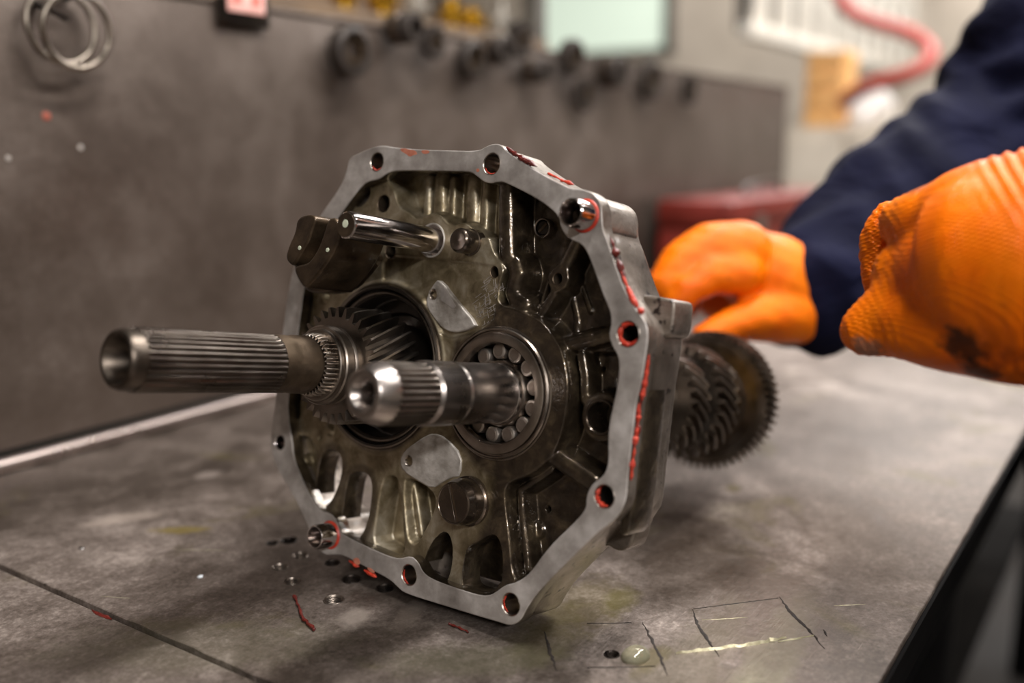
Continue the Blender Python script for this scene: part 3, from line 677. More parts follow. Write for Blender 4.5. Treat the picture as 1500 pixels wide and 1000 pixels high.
# top pocket: rounded ribs on its back wall
for x_, r_ in ((624, 5.2), (641, 3.0), (672, 5.2), (689, 3.2), (604, 3.4)):
    ridge([(x_ + 20, 262), (x_ + 17, 335)], r_, -14.5 if r_ > 4 else -16.5, 0, -16, 2.2)
# tall shiny rib and the two lobes under it
ridge([(739, 262), (738, 320), (739, 372)], 5.0, PL + .6, .8, PL, 1.0)
ridge([(740, 376), (749, 388), (752, 400), (748, 414), (745, 428), (750, 440), (762, 447)], 4.6, PL - 1.0, .8, PL, 2.4)
# upper right pocket details
BO = loc(818, 408, -11); ridge([(844, 352), (833, 374), (824, 392)], 3.8, -10.5, .6, -11)
ridge([(812, 424), (800, 444), (789, 464)], 2.4, -11, .4, -11); ridge([(801, 404), (791, 436), (786, 458)], 1.3, -14, 0, -12)
boss(BO, 7.4, -10.5, 1.8)
ridge([(824, 505), (860, 497), (900, 487)], 4.0, -12, .6, -12); ridge([(836, 522), (870, 512), (905, 512)], 1.8, -18, 0, -16)
ridge([(806, 667), (836, 688), (866, 709)], 4.6, -8.6, .8, -9)
ridge([(850, 521), (855, 552), (855, 585)], 2.2, -13, .8, -13)
HB = loc(878, 611, -11); boss(HB, 13.0, -13, 2.0)
ridge([(757, 722), (760, 770), (768, 838)], 2.4, -13, .2, -11, 1.6); ridge([(758, 718), (782, 703), (803, 688)], 2.0, -13, .2, -11, 1.6)
ridge([(770, 846), (790, 838)], 2.2, -16, .4, -12)
boss(loc(787, 776, -22), 4.6, -21.0, 1.2); boss(loc(765, 320, -22), 3.6, -20.4, 1.0)
ridge([(850, 420), (862, 455)], 1.0, -21.4, .4, -20); ridge([(833, 425), (842, 470), (838, 500)], .8, -21.8, .6, -20)
# lower windows and blind pockets
W1 = [(474, 660), (487, 657), (497, 663), (502, 675), (500, 697), (494, 716), (484, 736), (475, 743), (466, 738), (462, 718), (465, 684)]
W2 = [(515, 692), (530, 689), (542, 696), (546, 714), (542, 750), (535, 775), (525, 791), (511, 785), (500, 766), (503, 735), (508, 704)]
W5 = [(646, 779), (655, 778), (662, 790), (664, 812), (660, 840), (653, 853), (640, 848), (622, 838), (620, 825), (630, 797)]
W6 = [(716, 783), (726, 782), (733, 793), (737, 815), (737, 848), (728, 861), (716, 871), (690, 867), (677, 860), (676, 840), (682, 806), (690, 797), (702, 792)]
step([(561, 705), (572, 697), (582, 703), (590, 760), (592, 802), (585, 815), (560, 803), (548, 794), (552, 760)], -21, 1.8)
ridge([(582, 706), (590, 760), (592, 800)], 1.6, -13, .2, -12); ridge([(560, 715), (556, 790)], 1.2, -16, .2, -14)
step([(592, 704), (604, 703), (632, 720), (637, 736), (630, 757), (613, 790), (605, 796), (598, 787)], -21, 1.8)
ridge([(600, 708), (607, 750), (612, 784)], 2.2, -12.5, .3, -11)
W0 = [(510, 300), (520, 284), (535, 272), (543, 275), (543, 286), (536, 297), (525, 305)]
CUTS = [chaikin(locs(q, PL), 2) for q in (W1, W2, W5, W6, W0)]; NWIN = len(CUTS)
# small bosses, holes
for p, r in (((467, 612), 3.0), ((480, 630), 4.2), ((437, 676), 2.6), ((473, 437), 3.4)):
    c = loc(*p, -5); d = np.hypot(U - c[0], V - c[1]); b = np.where(d < r * 1.6, -8 + np.sqrt(np.maximum(r * r - d * d, 0)), -99); h = smax(h, b, 1)
CL = np.array([-96.3, 16.3]); CR = np.array([-8.5, 0.8]); RC = loc(633, 352, PL)
boss(CL, 50.5, PL + 1.2, 3.0)
for c, r in ((loc(562, 298, PL), 5.0), (loc(572, 368, PL), 4.2), (loc(725, 398, PL - 1.6), 3.1), (BO, 3.0), (HB, 8.4), (RC, 9.6)): CUTS.append(circle(c, r, 48))
for p, r in (((803, 746), 1.2), ((776 + 107, 541), .9), ((497, 640), 1.0)): pit(loc(*p, FLOOR), r, FLOOR - 6 if p[0] > 600 else PL - 4, .8)
for c, r in ((CL, 46.6), (CR, 34.6)): CUTS.append(circle(c, r, 96))
# uneven as-cast surface away from the machined plateau
nz = sum(np.sin(U * a + V * b + c) for a, b, c in ((.31, .17, 0), (-.22, .41, 2), (.53, -.36, 4), (.11, .62, 1), (-.71, .2, 5))) / 5
h += nz * .35 * ss((-9 - h) / 6)
for _ in range(3):   # take the grid stair-steps out of the steep walls
    hp2 = np.pad(h, 1, mode='edge'); h = (hp2[:-2, 1:-1] + hp2[2:, 1:-1] + hp2[1:-1, :-2] + hp2[1:-1, 2:] + 4 * hp2[1:-1, 1:-1]) / 8
sin_ = sdf(inner); keepv = sin_ < 2.6
for cut in CUTS:     # windows and bores: drop the grid inside, pull the rim points exactly onto the outline
    s_ = sdf(cut); gu, gv = np.gradient(s_, GS); gl = np.hypot(gu, gv) + 1e-6
    keepv &= s_ > -.62 * GS; m = (s_ > -.62 * GS) & (s_ < .40 * GS)
    U = np.where(m, U - gu / gl * s_, U); V = np.where(m, V - gv / gl * s_, V)
oilr = sdf(locs([(722, 240), (724, 366), (736, 385), (730, 440), (708, 478), (668, 500), (655, 560), (665, 640), (695, 680), (722, 700), (715, 760), (690, 800), (680, 840), (690, 900), (1000, 900), (1000, 200)], PL)); oil = ss(.5 - oilr / 14)
oil = np.maximum(oil, .85 * ss(.5 - (np.hypot(U - CL[0], V - CL[1]) - 50) / 5))
for q in (W1, W2): oil = np.maximum(oil, .55 * ss(.5 - (sdf(locs(q, PL)) - 5) / 6))
idx = -np.ones(U.shape, int); ii = np.argwhere(keepv)
fk = keepv[:-1, :-1] & keepv[1:, :-1] & keepv[1:, 1:] & keepv[:-1, 1:]
used = np.zeros(U.shape, bool); used[:-1, :-1] |= fk; used[1:, :-1] |= fk; used[1:, 1:] |= fk; used[:-1, 1:] |= fk
idx[used] = np.arange(used.sum())
co = np.stack([U[used], V[used], h[used]], 1) * .001
q = np.argwhere(fk); fa = np.stack([idx[q[:, 0], q[:, 1]], idx[q[:, 0] + 1, q[:, 1]], idx[q[:, 0] + 1, q[:, 1] + 1], idx[q[:, 0], q[:, 1] + 1]], 1)
me = bpy.data.meshes.new('cast_web'); me.vertices.add(len(co)); me.vertices.foreach_set('co', co.ravel())
me.loops.add(fa.size); me.loops.foreach_set('vertex_index', fa.ravel().astype(np.int32)); me.polygons.add(len(fa)); me.polygons.foreach_set('loop_start', np.arange(0, fa.size, 4, dtype=np.int32))
me.update(calc_edges=True); me.validate()
at = me.attributes.new('oil', 'FLOAT', 'POINT'); at.data.foreach_set('value', oil[used].astype(np.float32))
me.shade_smooth(); me.materials.append(M['cast'])
web = obj('cast_web', me, gb)
obj('rear_blackout', slab_mesh('rear_blackout', [chaikin(locs([(516, 786), (570, 745), (750, 735), (756, 846), (735, 860), (718, 870), (640, 848), (600, 815)], PL), 1)], -36, -31, 1, M['castdark']), gb)  # added dark sheet, keeps the bright bench out of the two lower openings
for cut in CUTS[:NWIN]:
    v = []; f = []; n = len(cut); cen = cut.mean(0); inn = offs(cut, .5)
    for P, w in ((cut, PL), (inn, PL - .7), (inn, PL - 15)):
        v += [(a, b, w) for a, b in P]
    for j in range(2):
        for i in range(n): k = (i + 1) % n; f.append((j * n + i, j * n + k, (j + 1) * n + k, (j + 1) * n + i))
    MB().add([np.array(q) * .001 for q in v], f).build('opening_wall', M['castdark'], gb, True, 50)  # darker copy of the cast paints shade into the opening walls

cut = offs(CUTS[4], -.6); obj('recess_blackout', slab_mesh('recess_blackout', [cut], PL - 15.5, PL - 13.5, .2, M['dark']), gb)  # dark cap added so the deep hole reads black
# ---- parts fitted to the web
def part(name, vf, mat, parent=gb, angle=35): return MB().add([np.array(q) * .001 for q in vf[0]], vf[1]).build(name, mat, parent, True, angle)
def mm_lathe(name, prof, c, mat, parent=gb, seg=48, angle=35): return part(name, lathe(prof, seg, c), mat, parent, angle)
# scraped bearing pads
PADU = [(638, 410), (646, 411), (668, 440), (698, 475), (690, 480), (680, 485), (662, 487), (648, 481), (637, 468), (625, 450), (624, 436)]
PADL = [(623, 638), (634, 634), (652, 640), (676, 666), (674, 697), (661, 699), (649, 705), (633, 716), (613, 705), (590, 690), (585, 675), (592, 660), (608, 648)]
for pts, hc_, tri in ((PADU, (635, 431), [(646, 422), (650, 421), (668, 448), (664, 452), (646, 440)]), (PADL, (599, 675), None)):
    P = chaikin(locs(pts, PL + 1), 1); c = loc(*hc_, PL + 1)
    pad = obj('bearing_pad', slab_mesh('bearing_pad', [P, circle(c, 2.7)], PL - 3, PL + 1.2, .8, M['pad']), gb)
    mm_lathe('screw_socket', [(3.2, PL + 1.15), (2.9, PL + 1.35), (2.4, PL + .6), (2.2, PL - 2.5), (.01, PL - 2.5)], c, M['race'], pad)
    if tri: obj('worn_patch', slab_mesh('worn_patch', [locs(tri, PL + 1.2)], PL + 1.1, PL + 1.35, .05, M['flange']), pad)
# right bearing
rb = bpy.data.objects.new('roller_bearing', None); rb.empty_display_size = .01; link(rb, gb)
mm_lathe('outer_race', [(34.9, -24), (34.9, -5.2), (34.3, -4.4), (33.6, -4.4), (33.3, -5.6), (32.6, -5.6), (32.3, -4.0), (31.6, -3.6), (27.4, -3.6), (26.8, -4.2), (26.6, -7.5), (27.6, -8.2), (27.8, -24), (34.9, -24)], CR, M['race'], rb, 96)
mm_lathe('inner_race', [(15.5, -8), (17.2, -8), (17.9, -9), (17.9, -24), (15.5, -24), (15.5, -8)], CR, M['race'], rb, 64)
mm_lathe('cage', [(18.0, -21), (27.6, -21), (27.6, -24), (18.0, -24), (18.0, -21)], CR, M['dark'], rb, 64)
first = None
for k in range(13):
    a = 2 * math.pi * (k + .28) / 13; c = CR + 22.7 * np.array([math.cos(a), math.sin(a)])
    if first is None:
        first = mm_lathe('roller', [(.01, 14), (3.6, 14), (4.2, 13.7), (4.5, 13.1), (4.55, 0), (.01, 0)], (0, 0), M['roller'], rb, 32)
        rend = mm_lathe('roller_face', [(.01, 14.12), (2.9, 14.1), (3.1, 13.8)], (0, 0), M['rollend'], rb, 24)
    else:
        o = first.copy(); COL.objects.link(o); o.parent = rb; o.location = (c[0] * .001, c[1] * .001, -.0225)
        o2 = rend.copy(); COL.objects.link(o2); o2.parent = rb; o2.location = o.location
    if k == 0: first.location = (c[0] * .001, c[1] * .001, -.0225); rend.location = first.location
mm_lathe('snap_ring', [(35.9, PL - .4), (35.9, PL + .6), (35.1, PL + .9), (34.95, PL - .4)], CR, M['race'], rb, 96)
# left bearing seat
lb = bpy.data.objects.new('ball_bearing', None); lb.empty_display_size = .01; link(lb, gb)
mm_lathe('outer_race', [(47.2, -16), (47.2, -4.6), (46.6, -4.2), (45.7, -4.4), (45.4, -7.5), (44.0, -8.2), (43.2, -7.2), (41.6, -7.2), (41.0, -8), (40.8, -30), (47.2, -30)], CL, M['dark'], lb, 96)
mm_lathe('bright_lip', [(47.9, PL + 1), (47.9, PL + 2.1), (47.2, PL + 2.3), (46.9, PL + 1.4)], CL, M['race'], lb, 96)
mm_lathe('snap_ring', [(44.2, -7.6), (44.2, -6.2), (43.6, -5.9), (43.0, -6.2), (43.0, -7.6)], CL, M['race'], lb, 96)
mm_lathe('shield', [(40.8, -22), (33, -22), (31, -25), (16, -25)], CL, M['dark'], lb, 96)

# bright criss-cross scratches beside the right bearing
mb = MB(); reg = [(716, 392), (736, 404), (733, 440), (728, 478), (712, 480), (697, 468), (692, 445), (700, 420)]
rp = locs(reg, PL); a0, a1 = rp.min(0), rp.max(0); cnt_ = 0
while cnt_ < 90:
    p = a0 + (a1 - a0) * rng.random(2); ins = False
    for (x1, y1), (x2, y2) in zip(rp, np.roll(rp, -1, 0)):
        if (y1 > p[1]) != (y2 > p[1]) and p[0] < (x2 - x1) * (p[1] - y1) / (y2 - y1) + x1: ins = not ins
    if not ins or np.hypot(*(p - loc(725, 398, PL))) < 4.5: continue
    a = (.45 if rng.random() < .6 else 1.75) + .12 * rng.normal(); l = 1.6 + 3.2 * rng.random()
    cc_, ss_ = math.cos(a), math.sin(a); lev = PL - (1.5 if p[1] > -1 else 0)
    mb.add(*box((p[0] * .001, p[1] * .001, (lev + .02) * .001), (l * .001, .00022, .00016), np.array([[cc_, -ss_, 0], [ss_, cc_, 0], [0, 0, 1]]))); cnt_ += 1
o = mb.build('scratch_marks', M['flange'], gb); o['kind'] = 'stuff'
# ---- shafts
def splined(name, c, w0, w1, r, depth, n, mat, parent, seg_w=2, tip=0.0, fade=0.0):
    """toothed cylinder between w0<w1 (mm)"""
    per = 8; v = []; f = []
    prof = [1.0, 1.0, .86, .25, 0.0, 0.0, .25, .86]
    ws = [w0] + ([w0 + fade] if fade else []) + [w1 - tip, w1] if tip else [w0] + ([w0 + fade] if fade else []) + [w1]
    N = n * per
    for j, w in enumerate(ws):
        for i in range(N):
            a = 2 * math.pi * i / N; d = depth * (1 - prof[i % per])
            if fade and j == 0: d = 0
            rr = r - d - (min(tip, 1.2) if tip and j == len(ws) - 1 else 0); v.append((c[0] + rr * math.cos(a), c[1] + rr * math.sin(a), w))
    for j in range(len(ws) - 1):
        for i in range(N):
            k = (i + 1) % N; f.append((j * N + i, j * N + k, (j + 1) * N + k, (j + 1) * N + i))
    f.append(tuple(range(N))[::-1]); return part(name, (v, f), mat, parent, 40)
def gear(name, c, w0, w1, ro, ri, n, twist, mat, parent, bore=None, hollow=None, phase=0.0, steps=8):
    """helical gear: true tooth flanks, front face at w1, twist in radians from w1 back to w0"""
    shape = [(-.5, 0), (-.30, 0), (-.22, .35), (-.15, .75), (-.09, 1), (.09, 1), (.15, .75), (.22, .35), (.30, 0)]
    v = []; f = []; N = n * len(shape)
    for j in range(steps + 1):
        t = j / steps; w = w1 + (w0 - w1) * t; ch = .5 if j in (0, steps) else 0
        for i in range(n):
            for s_, q in shape:
                a = phase + 2 * math.pi * (i + s_) / n + twist * t; r = ri + (ro - ri) * q - (ch if q > .5 else 0)
                v.append((c[0] + r * math.cos(a), c[1] + r * math.sin(a), w))
    for j in range(steps):
        for i in range(N):
            k = (i + 1) % N; f.append((j * N + i, j * N + k, (j + 1) * N + k, (j + 1) * N + i))
    for j, base in ((0, 0), (steps, steps * N)):
        w = w1 if j == 0 else w0; cen = len(v); rb_ = ri * .93
        for i in range(n):
            for s_, q in shape:
                a = phase + 2 * math.pi * (i + s_) / n + twist * (j / steps); v.append((c[0] + rb_ * math.cos(a), c[1] + rb_ * math.sin(a), w))
        for i in range(N):
            k = (i + 1) % N; f.append((base + i, base + k, cen + k, cen + i))
        dish = [(rb_, w)] + ([(a, w + b) for a, b in hollow] if hollow and j == 0 else []) + [(bore or .01, w + (hollow[-1][1] if hollow and j == 0 else 0))]
        b2 = len(v); m = len(dish)
        for i in range(64):
            a = 2 * math.pi * i / 64
            for r, ww in dish: v.append((c[0] + r * math.cos(a), c[1] + r * math.sin(a), ww))
        for i in range(64):
            k = (i + 1) % 64
            for l in range(m - 1): f.append((b2 + i * m + l, b2 + k * m + l, b2 + k * m + l + 1, b2 + i * m + l + 1))
    return part(name, (v, f), mat, parent, 32)
def node(name, parent=gb):
    e = bpy.data.objects.new(name, None); e.empty_display_size = .01; return link(e, parent)
# input shaft (left): long splined snout, narrow splined ring, collar, pinion
ish = node('input_shaft'); WF = 161.0
mm_lathe('bored_end', [(14.6, WF - 9), (14.5, WF - 3.0), (13.6, WF - .7), (12.8, WF), (12.0, WF), (11.2, WF - .8), (8.6, WF - 6), (6.6, WF - 12), (6.2, WF - 13), (6.0, WF - 40), (.01, WF - 42)], CL, M['bore'], ish, 72, 50)
splined('spline', CL, 73, WF - 8, 15.3, 1.35, 32, M['spline'], ish, fade=5)
mm_lathe('plain_journal', [(15.35, 74), (15.4, 66), (15.0, 63), (15.7, 60), (15.8, 51.5), (15.2, 50), (14, 48), (14, 20)], CL, M['brown'], ish, 72)
splined('spline_ring', CL, 41, 49, 17.6, 1.8, 38, M['race'], ish, tip=2.5)
mm_lathe('collar', [(16, 42), (19.3, 42.2), (20, 41.6), (20, 40), (21.4, 39.8), (22.1, 39), (22.1, 34.5), (21.4, 34), (20.6, 33.6), (20.4, 32), (21.0, 31.4), (21.6, 31), (21.6, 29.5)], CL, M['gear'], ish, 96)
gear('pinion', CL, -6, 30, 33.2, 27.2, 30, .44, M['gear'], ish, bore=14, steps=10)
mm_lathe('pinion_rear', [(26, -5), (26, -24), (14, -24)], CL, M['dark'], ish, 64)
# output shaft (right)
osh = node('output_shaft'); WO = 92.0
mm_lathe('bored_end', [(15.0, WO - 11), (14.6, WO - 8.5), (11.8, WO - 1.2), (11.0, WO - .2), (10.4, WO), (8.6, WO), (7.6, WO - .8), (5.9, WO - 4), (5.2, WO - 5), (5.0, WO - 26), (.01, WO - 28)], CR, M['shaft'], osh, 72, 50)
splined('spline', CR, 55, WO - 10, 15.2, .9, 30, M['spline'], osh, fade=2)
mm_lathe('journal', [(14.6, 56), (14.6, 54), (15.6, 53), (16.1, 52.4), (16.1, 34.5), (15.6, 34), (15.6, 32.6), (16.0, 32), (16.0, 30), (15.8, 29.8), (15.8, -14), (15.4, -14.6), (15.4, -16)], CR, M['shaft'], osh, 96)
mm_lathe('thrust_collar', [(15.6, -5.0), (16.3, -5.4), (16.5, -6.2), (16.5, -8.6), (16.2, -9.2), (17.3, -9.6), (17.6, -10.4), (17.6, -13), (15.5, -14)], CR, M['shaft'], osh, 96)
# gear cluster behind the plate
CB = CR + np.array([0, -5.5])
mm_lathe('rear_shaft', [(16, -20), (17, -24), (17, -150), (21, -152), (21, -235), (17, -236), (17, -300), (15, -302), (.01, -302)], CB, M['gear'], osh, 64)
g1 = gear('helical_gear', CB, -192, -172, 35, 29, 26, -.42, M['gear'], osh, bore=15)
g2 = gear('helical_gear', CB, -226, -202, 40, 33.5, 30, -.42, M['gear'], osh, bore=15)
mm_lathe('gear_hub', [(20, -226), (27, -227), (29, -230), (29, -243), (26, -245), (20, -245)], CB, M['brass'], osh, 64)
g3 = gear('large_gear', CB, -268, -250, 51, 46.5, 56, -.12, M['gear'], osh, bore=15, hollow=[(41, 0), (40, -2.5), (31, -2.5), (30, 0)], steps=4)
# rod through the plate with the fork on its front end
rod = node('selector_rod')
mm_lathe('ground_rod', [(.01, 58.8), (6.4, 58.8), (7.1, 58.2), (7.25, 57.4), (7.25, -312), (6.6, -313), (.01, -313)], RC, M['chrome'], rod, 64)
mm_lathe('rod_end_face', [(.01, 59.0), (6.3, 59.0), (6.35, 58.6)], RC, M['fork'], rod, 48)
mm_lathe('chalk_dot', [(.01, 59.25), (1.9, 59.2), (2.2, 58.9)], RC + np.array([-.3, .6]), M['paintmark'], rod, 24)
mm_lathe('seat_ring', [(9.9, PL - 3), (9.9, PL + .5), (9.6, PL + .8), (8.9, PL + .5), (8.7, PL - 6)], RC, M['pad'], gb, 48)
def fork_slab(name, pts, w0, w1, bev=1.6): return obj(name, slab_mesh(name, [chaikin(locs(pts, w1), 2)], w0, w1, bev, M['fork']), rod)
fork_slab('fork_prong', [(434, 320), (449, 313), (464, 317), (457, 336), (453, 352), (442, 369), (433, 386), (427, 390), (417, 379), (422, 360), (432, 339)], 22, 50, 1.4)
fork_slab('fork_prong', [(485, 318), (492, 320), (497, 332), (498, 346), (490, 366), (477, 388), (456, 414), (447, 424), (437, 411), (430, 395), (434, 388), (448, 386), (456, 379), (464, 366), (470, 352), (475, 337), (479, 324)], 16, 50, 1.4)
fork_slab('fork_body', [(437, 318), (470, 316), (488, 322), (500, 345), (530, 360), (540, 376), (520, 400), (498, 424), (462, 430), (444, 424), (428, 396), (430, 345)], 8, 22, 2.0)
for p in ((439, 363), (480, 366)):
    mm_lathe('chalk_dot', [(.01, 50.5), (1.1, 50.4), (1.3, 49.8)], loc(*p, 50), M['paintmark'], rod, 20)
# second rod stub and screw heads on the plateau
c = loc(690, 355, PL); bt = mm_lathe('round_bolt', [(7.4, PL - 4), (7.4, PL + 1.0), (6.8, PL + 1.4), (6.8, PL + 9.6), (6.2, PL + 10.6), (5.4, PL + 11.2), (2.0, PL + 11.0), (.01, PL + 10.8)], c, M['plug'], gb, 48)
c = loc(690, 733, PL - 1); pg = node('slotted_plug')
mm_lathe('plug_body', [(13.6, PL - 3), (13.6, PL + 2.2), (13.1, PL + 2.8), (12.5, PL + 3.2), (12.5, PL + 9.4), (12.2, PL + 10.2), (11.2, PL + 13.6), (10.6, PL + 14), (10.2, PL + 13.6)], c, M['plug'], pg, 64)
ang = math.radians(104); sl = circle(c, 10.4, 64)
dvec = np.array([math.cos(ang), math.sin(ang)]); nv = np.array([-dvec[1], dvec[0]])
for sgn in (-1, 1):
    a0_ = math.asin(.9 / 10.4); arc = [c + 10.4 * (math.cos(t_) * dvec * 1 + math.sin(t_) * nv * sgn) for t_ in np.linspace(a0_, math.pi - a0_, 30)]
    obj('plug_face', slab_mesh('plug_face', [np.array(arc)], PL + 9, PL + 13.8, .3, M['plug']), pg)
obj('plug_slot', slab_mesh('plug_slot', [np.array([c + dvec * 10.2 + nv * 1.1, c - dvec * 10.2 + nv * 1.1, c - dvec * 10.2 - nv * 1.1, c + dvec * 10.2 - nv * 1.1])], PL + 9, PL + 12.6, .1, M['brown']), pg)
c = loc(797, 334, -21); sc_ = node('slotted_screw')
mm_lathe('screw_rim', [(5.4, -24), (5.4, -19.4), (5.0, -18.9), (4.4, -19.2), (4.2, -21.5), (.01, -21.5)], c, M['race'], sc_, 40)
mm_lathe('screw_head', [(4.0, -22), (4.0, -20.4), (3.4, -19.9), (.01, -19.7)], c, M['dark'], sc_, 32)
part('screw_slot', box((c[0], c[1], -19.7), (6.6, 1.5, .5), np.array([[math.cos(.7), -math.sin(.7), 0], [math.sin(.7), math.cos(.7), 0], [0, 0, 1]]), .1), M['brown'], sc_)
mm_lathe('locating_pin', [(3.5, -22), (3.5, -19.9), (3.1, -19.5), (.01, -19.4)], loc(765, 320, -20), M['brown'])
mm_lathe('sleeve', [(9.2, -14), (9.2, -11.9), (8.8, -11.3), (8.0, -11.3), (7.6, -11.8), (7.5, -50), (7.8, -50)], HB, M['plug'], gb, 48)
for c, r, top in ((loc(562, 298, PL), 4.9, PL), (loc(572, 368, PL), 4.1, PL), (BO, 2.9, -10.5), (loc(725, 398, PL - 1.6), 3.0, PL - 1.6)):
    mm_lathe('hole_liner', [(r + .5, top - .2), (r + .3, top + .25), (r, top - .1), (r - .1, top - 18), (.01, top - 18)], c, M['brown'], gb, 36)
# dowel sleeves and their sealant rings
for c, ln in ((D1, 13.0), (D2, 12.5)):
    d = node('dowel_sleeve')
    mm_lathe('sleeve_tube', [(7.3, -6), (7.3, ln - 2.4), (6.9, ln - 1.6), (6.9, ln - .4), (6.5, ln), (6.1, ln), (5.8, ln - .6), (5.7, -30)], c, M['chrome'], d, 56)
    mm_lathe('sealant_ring', [(7.2, -.2), (8.3, -.1), (8.5, .5), (8.0, 1.1), (7.2, 1.2)], c, M['sealant'], d, 40)
# bolt hole liners and sealant smears
for (p, r), red in zip(BH, ((200, 320), (190, 300), (60, 330), (120, 290), (130, 240), (150, 260), None)):
    c = loc(*p); mm_lathe('hole_edge', [(r + .5, -.05), (r + .25, .12), (r - .15, -.35), (r - .25, -9), (r - .1, -37)], c, M['chrome'] if red is None else M['race'], gb, 40)
    if red:
        aa = np.radians(np.linspace(red[0], red[1], 26)); big = r > 5.4 and p[0] > 850
        P = [np.array([c[0] + (r - (1.0 if big else .5)) * math.cos(a), c[1] + (r - (1.0 if big else .5)) * math.sin(a), -1.2 + .3 * rng.normal() if not big else -.9]) for a in aa]
        rr = [(1.25 if big else .5) * (.5 + .7 * rng.random()) * min(1, .2 + 4 * min(i, 25 - i) / 25) for i in range(26)]
        part('sealant_smear', tube(P, rr, 8), M['sealant'])
def bead(pts, off, r, mat, name='sealant_bead'):
    P = chaikin(locs(pts, off), 2, False); L_ = np.r_[0, np.cumsum(np.hypot(*np.diff(P, axis=0).T))]; n = max(8, int(L_[-1] / .7)); t_ = np.linspace(0, L_[-1], n)
    P = np.stack([np.interp(t_, L_, P[:, 0]), np.interp(t_, L_, P[:, 1])], 1); sm = lambda a: np.convolve(np.pad(a, 2, mode='edge'), np.ones(5) / 5, 'valid')
    P = P - outer.mean(0); P = P * (1 + (1.8 / np.linalg.norm(P, axis=1)))[:, None] + outer.mean(0)
    j1, j2, j3 = (sm(rng.normal(size=n)) for _ in range(3))
    Q = [(P[i, 0] + .15 * j1[i], P[i, 1] + .15 * j2[i], off + .25 * j3[i]) for i in range(n)]
    k = 1.25 * (.85 + .7 * sm(rng.normal(size=n))); rr = [r * max(.3, k[i]) * min(1, .25 + 5 * min(i, n - 1 - i) / n) for i in range(n)]
    return part(name, tube(Q, rr, 8), mat)
bead([(741, 221), (752, 230), (766, 238), (785, 249)], -1.0, 1.1, M['darksealant'])
bead([(800, 258), (820, 268), (838, 275)], -8, .8, M['sealant'])
bead([(890, 350), (898, 374), (905, 396), (912, 412)], -2.0, 1.25, M['darksealant']); bead([(905, 398), (918, 432), (930, 452)], -1.2, 1.2, M['sealant']); bead([(930, 452), (937, 461)], -1, 1.0, M['sealant'])
bead([(946, 520), (940, 560), (935, 585)], -1.2, .9, M['sealant']); bead([(931, 590), (928, 628), (923, 670), (920, 700)], -1.4, 1.1, M['sealant']); bead([(934, 575), (930, 610), (928, 640)], -4, 1.2, M['darksealant'])
bead([(513, 817), (520, 822), (528, 826)], -1.0, 1.0, M['sealant']); bead([(535, 831), (545, 836), (553, 841)], -.8, .8, M['sealant'])
# orange smears left on the machined face
M['film'] = simple('rubbed_sealant_film', lin(176, 104, 82), lin(204, 134, 110), 260, .2, .4, .5, .2)
def smear(pts): obj('sealant_film', slab_mesh('sealant_film', [chaikin(locs(pts), 1)], -.3, .06, .02, M['film']), gb)
smear([(585, 218), (592, 217), (600, 219), (608, 220), (612, 226), (606, 227), (600, 230), (596, 226), (590, 223)])
smear([(616, 220), (628, 220), (630, 224), (620, 226)])
smear([(517, 818), (524, 816), (528, 822), (525, 828), (518, 824)]); smear([(537, 830), (546, 833), (549, 840), (541, 837)])
smear([(697, 248), (701, 246), (703, 250), (699, 253)])
bpy.context.view_layer.update()

# ================================================================== MECHANIC
def swept(chain, n=28):
    """closed tapered sweep with round ends; chain = [(point, radius or (rx, ry)), ...]"""
    P = [np.array(p, float) for p, r in chain]; r = [q for p, q in chain]; out = []
    d0 = nrm(P[1] - P[0]); d1 = nrm(P[-1] - P[-2])
    for t in (80, 55, 28): a = math.radians(t); out.append((P[0] - d0 * r[0] * math.sin(a), r[0] * math.cos(a)))
    for i in range(len(P) - 1):
        m = max(2, int(np.linalg.norm(P[i + 1] - P[i]) / (min(r[i], r[i + 1]) * .5)))
        for k in range(m): t = k / m; out.append((P[i] * (1 - t) + P[i + 1] * t, r[i] * (1 - t) + r[i + 1] * t))
    out.append((P[-1], r[-1]))
    for t in (28, 55, 80): a = math.radians(t); out.append((P[-1] + d1 * r[-1] * math.sin(a), r[-1] * math.cos(a)))
    return tube([p for p, _ in out], [q for _, q in out], n)
def blob(name, chains, voxel, mat, parent, smooth=6, extra=None, warp=None):
    mb = MB()
    for ch in chains: mb.add(*swept(ch))
    if extra:
        for v, f in extra: mb.add(v, f)
    me = mesh_of(name, mb.v, mb.f, None, True); o = bpy.data.objects.new(name, me); COL.objects.link(o)
    m = o.modifiers.new('r', 'REMESH'); m.mode = 'VOXEL'; m.voxel_size = voxel; m.use_smooth_shade = True
    m = o.modifiers.new('s', 'SMOOTH'); m.factor = .5; m.iterations = smooth
    dg = bpy.context.evaluated_depsgraph_get(); me2 = bpy.data.meshes.new_from_object(o.evaluated_get(dg)); bpy.data.objects.remove(o)
    if warp is not None:
        co = np.empty(len(me2.vertices) * 3); me2.vertices.foreach_get('co', co); co = co.reshape(-1, 3)
        no = np.empty(len(me2.vertices) * 3); me2.vertices.foreach_get('normal', no); no = no.reshape(-1, 3)
        me2.vertices.foreach_set('co', (co + no * warp(co)[:, None]).ravel()); me2.update()
    me2.name = name; me2.shade_smooth(); me2.materials.clear(); me2.materials.append(mat)
    o = bpy.data.objects.new(name, me2); COL.objects.link(o)
    if parent is not None: under(o, parent)
    return o
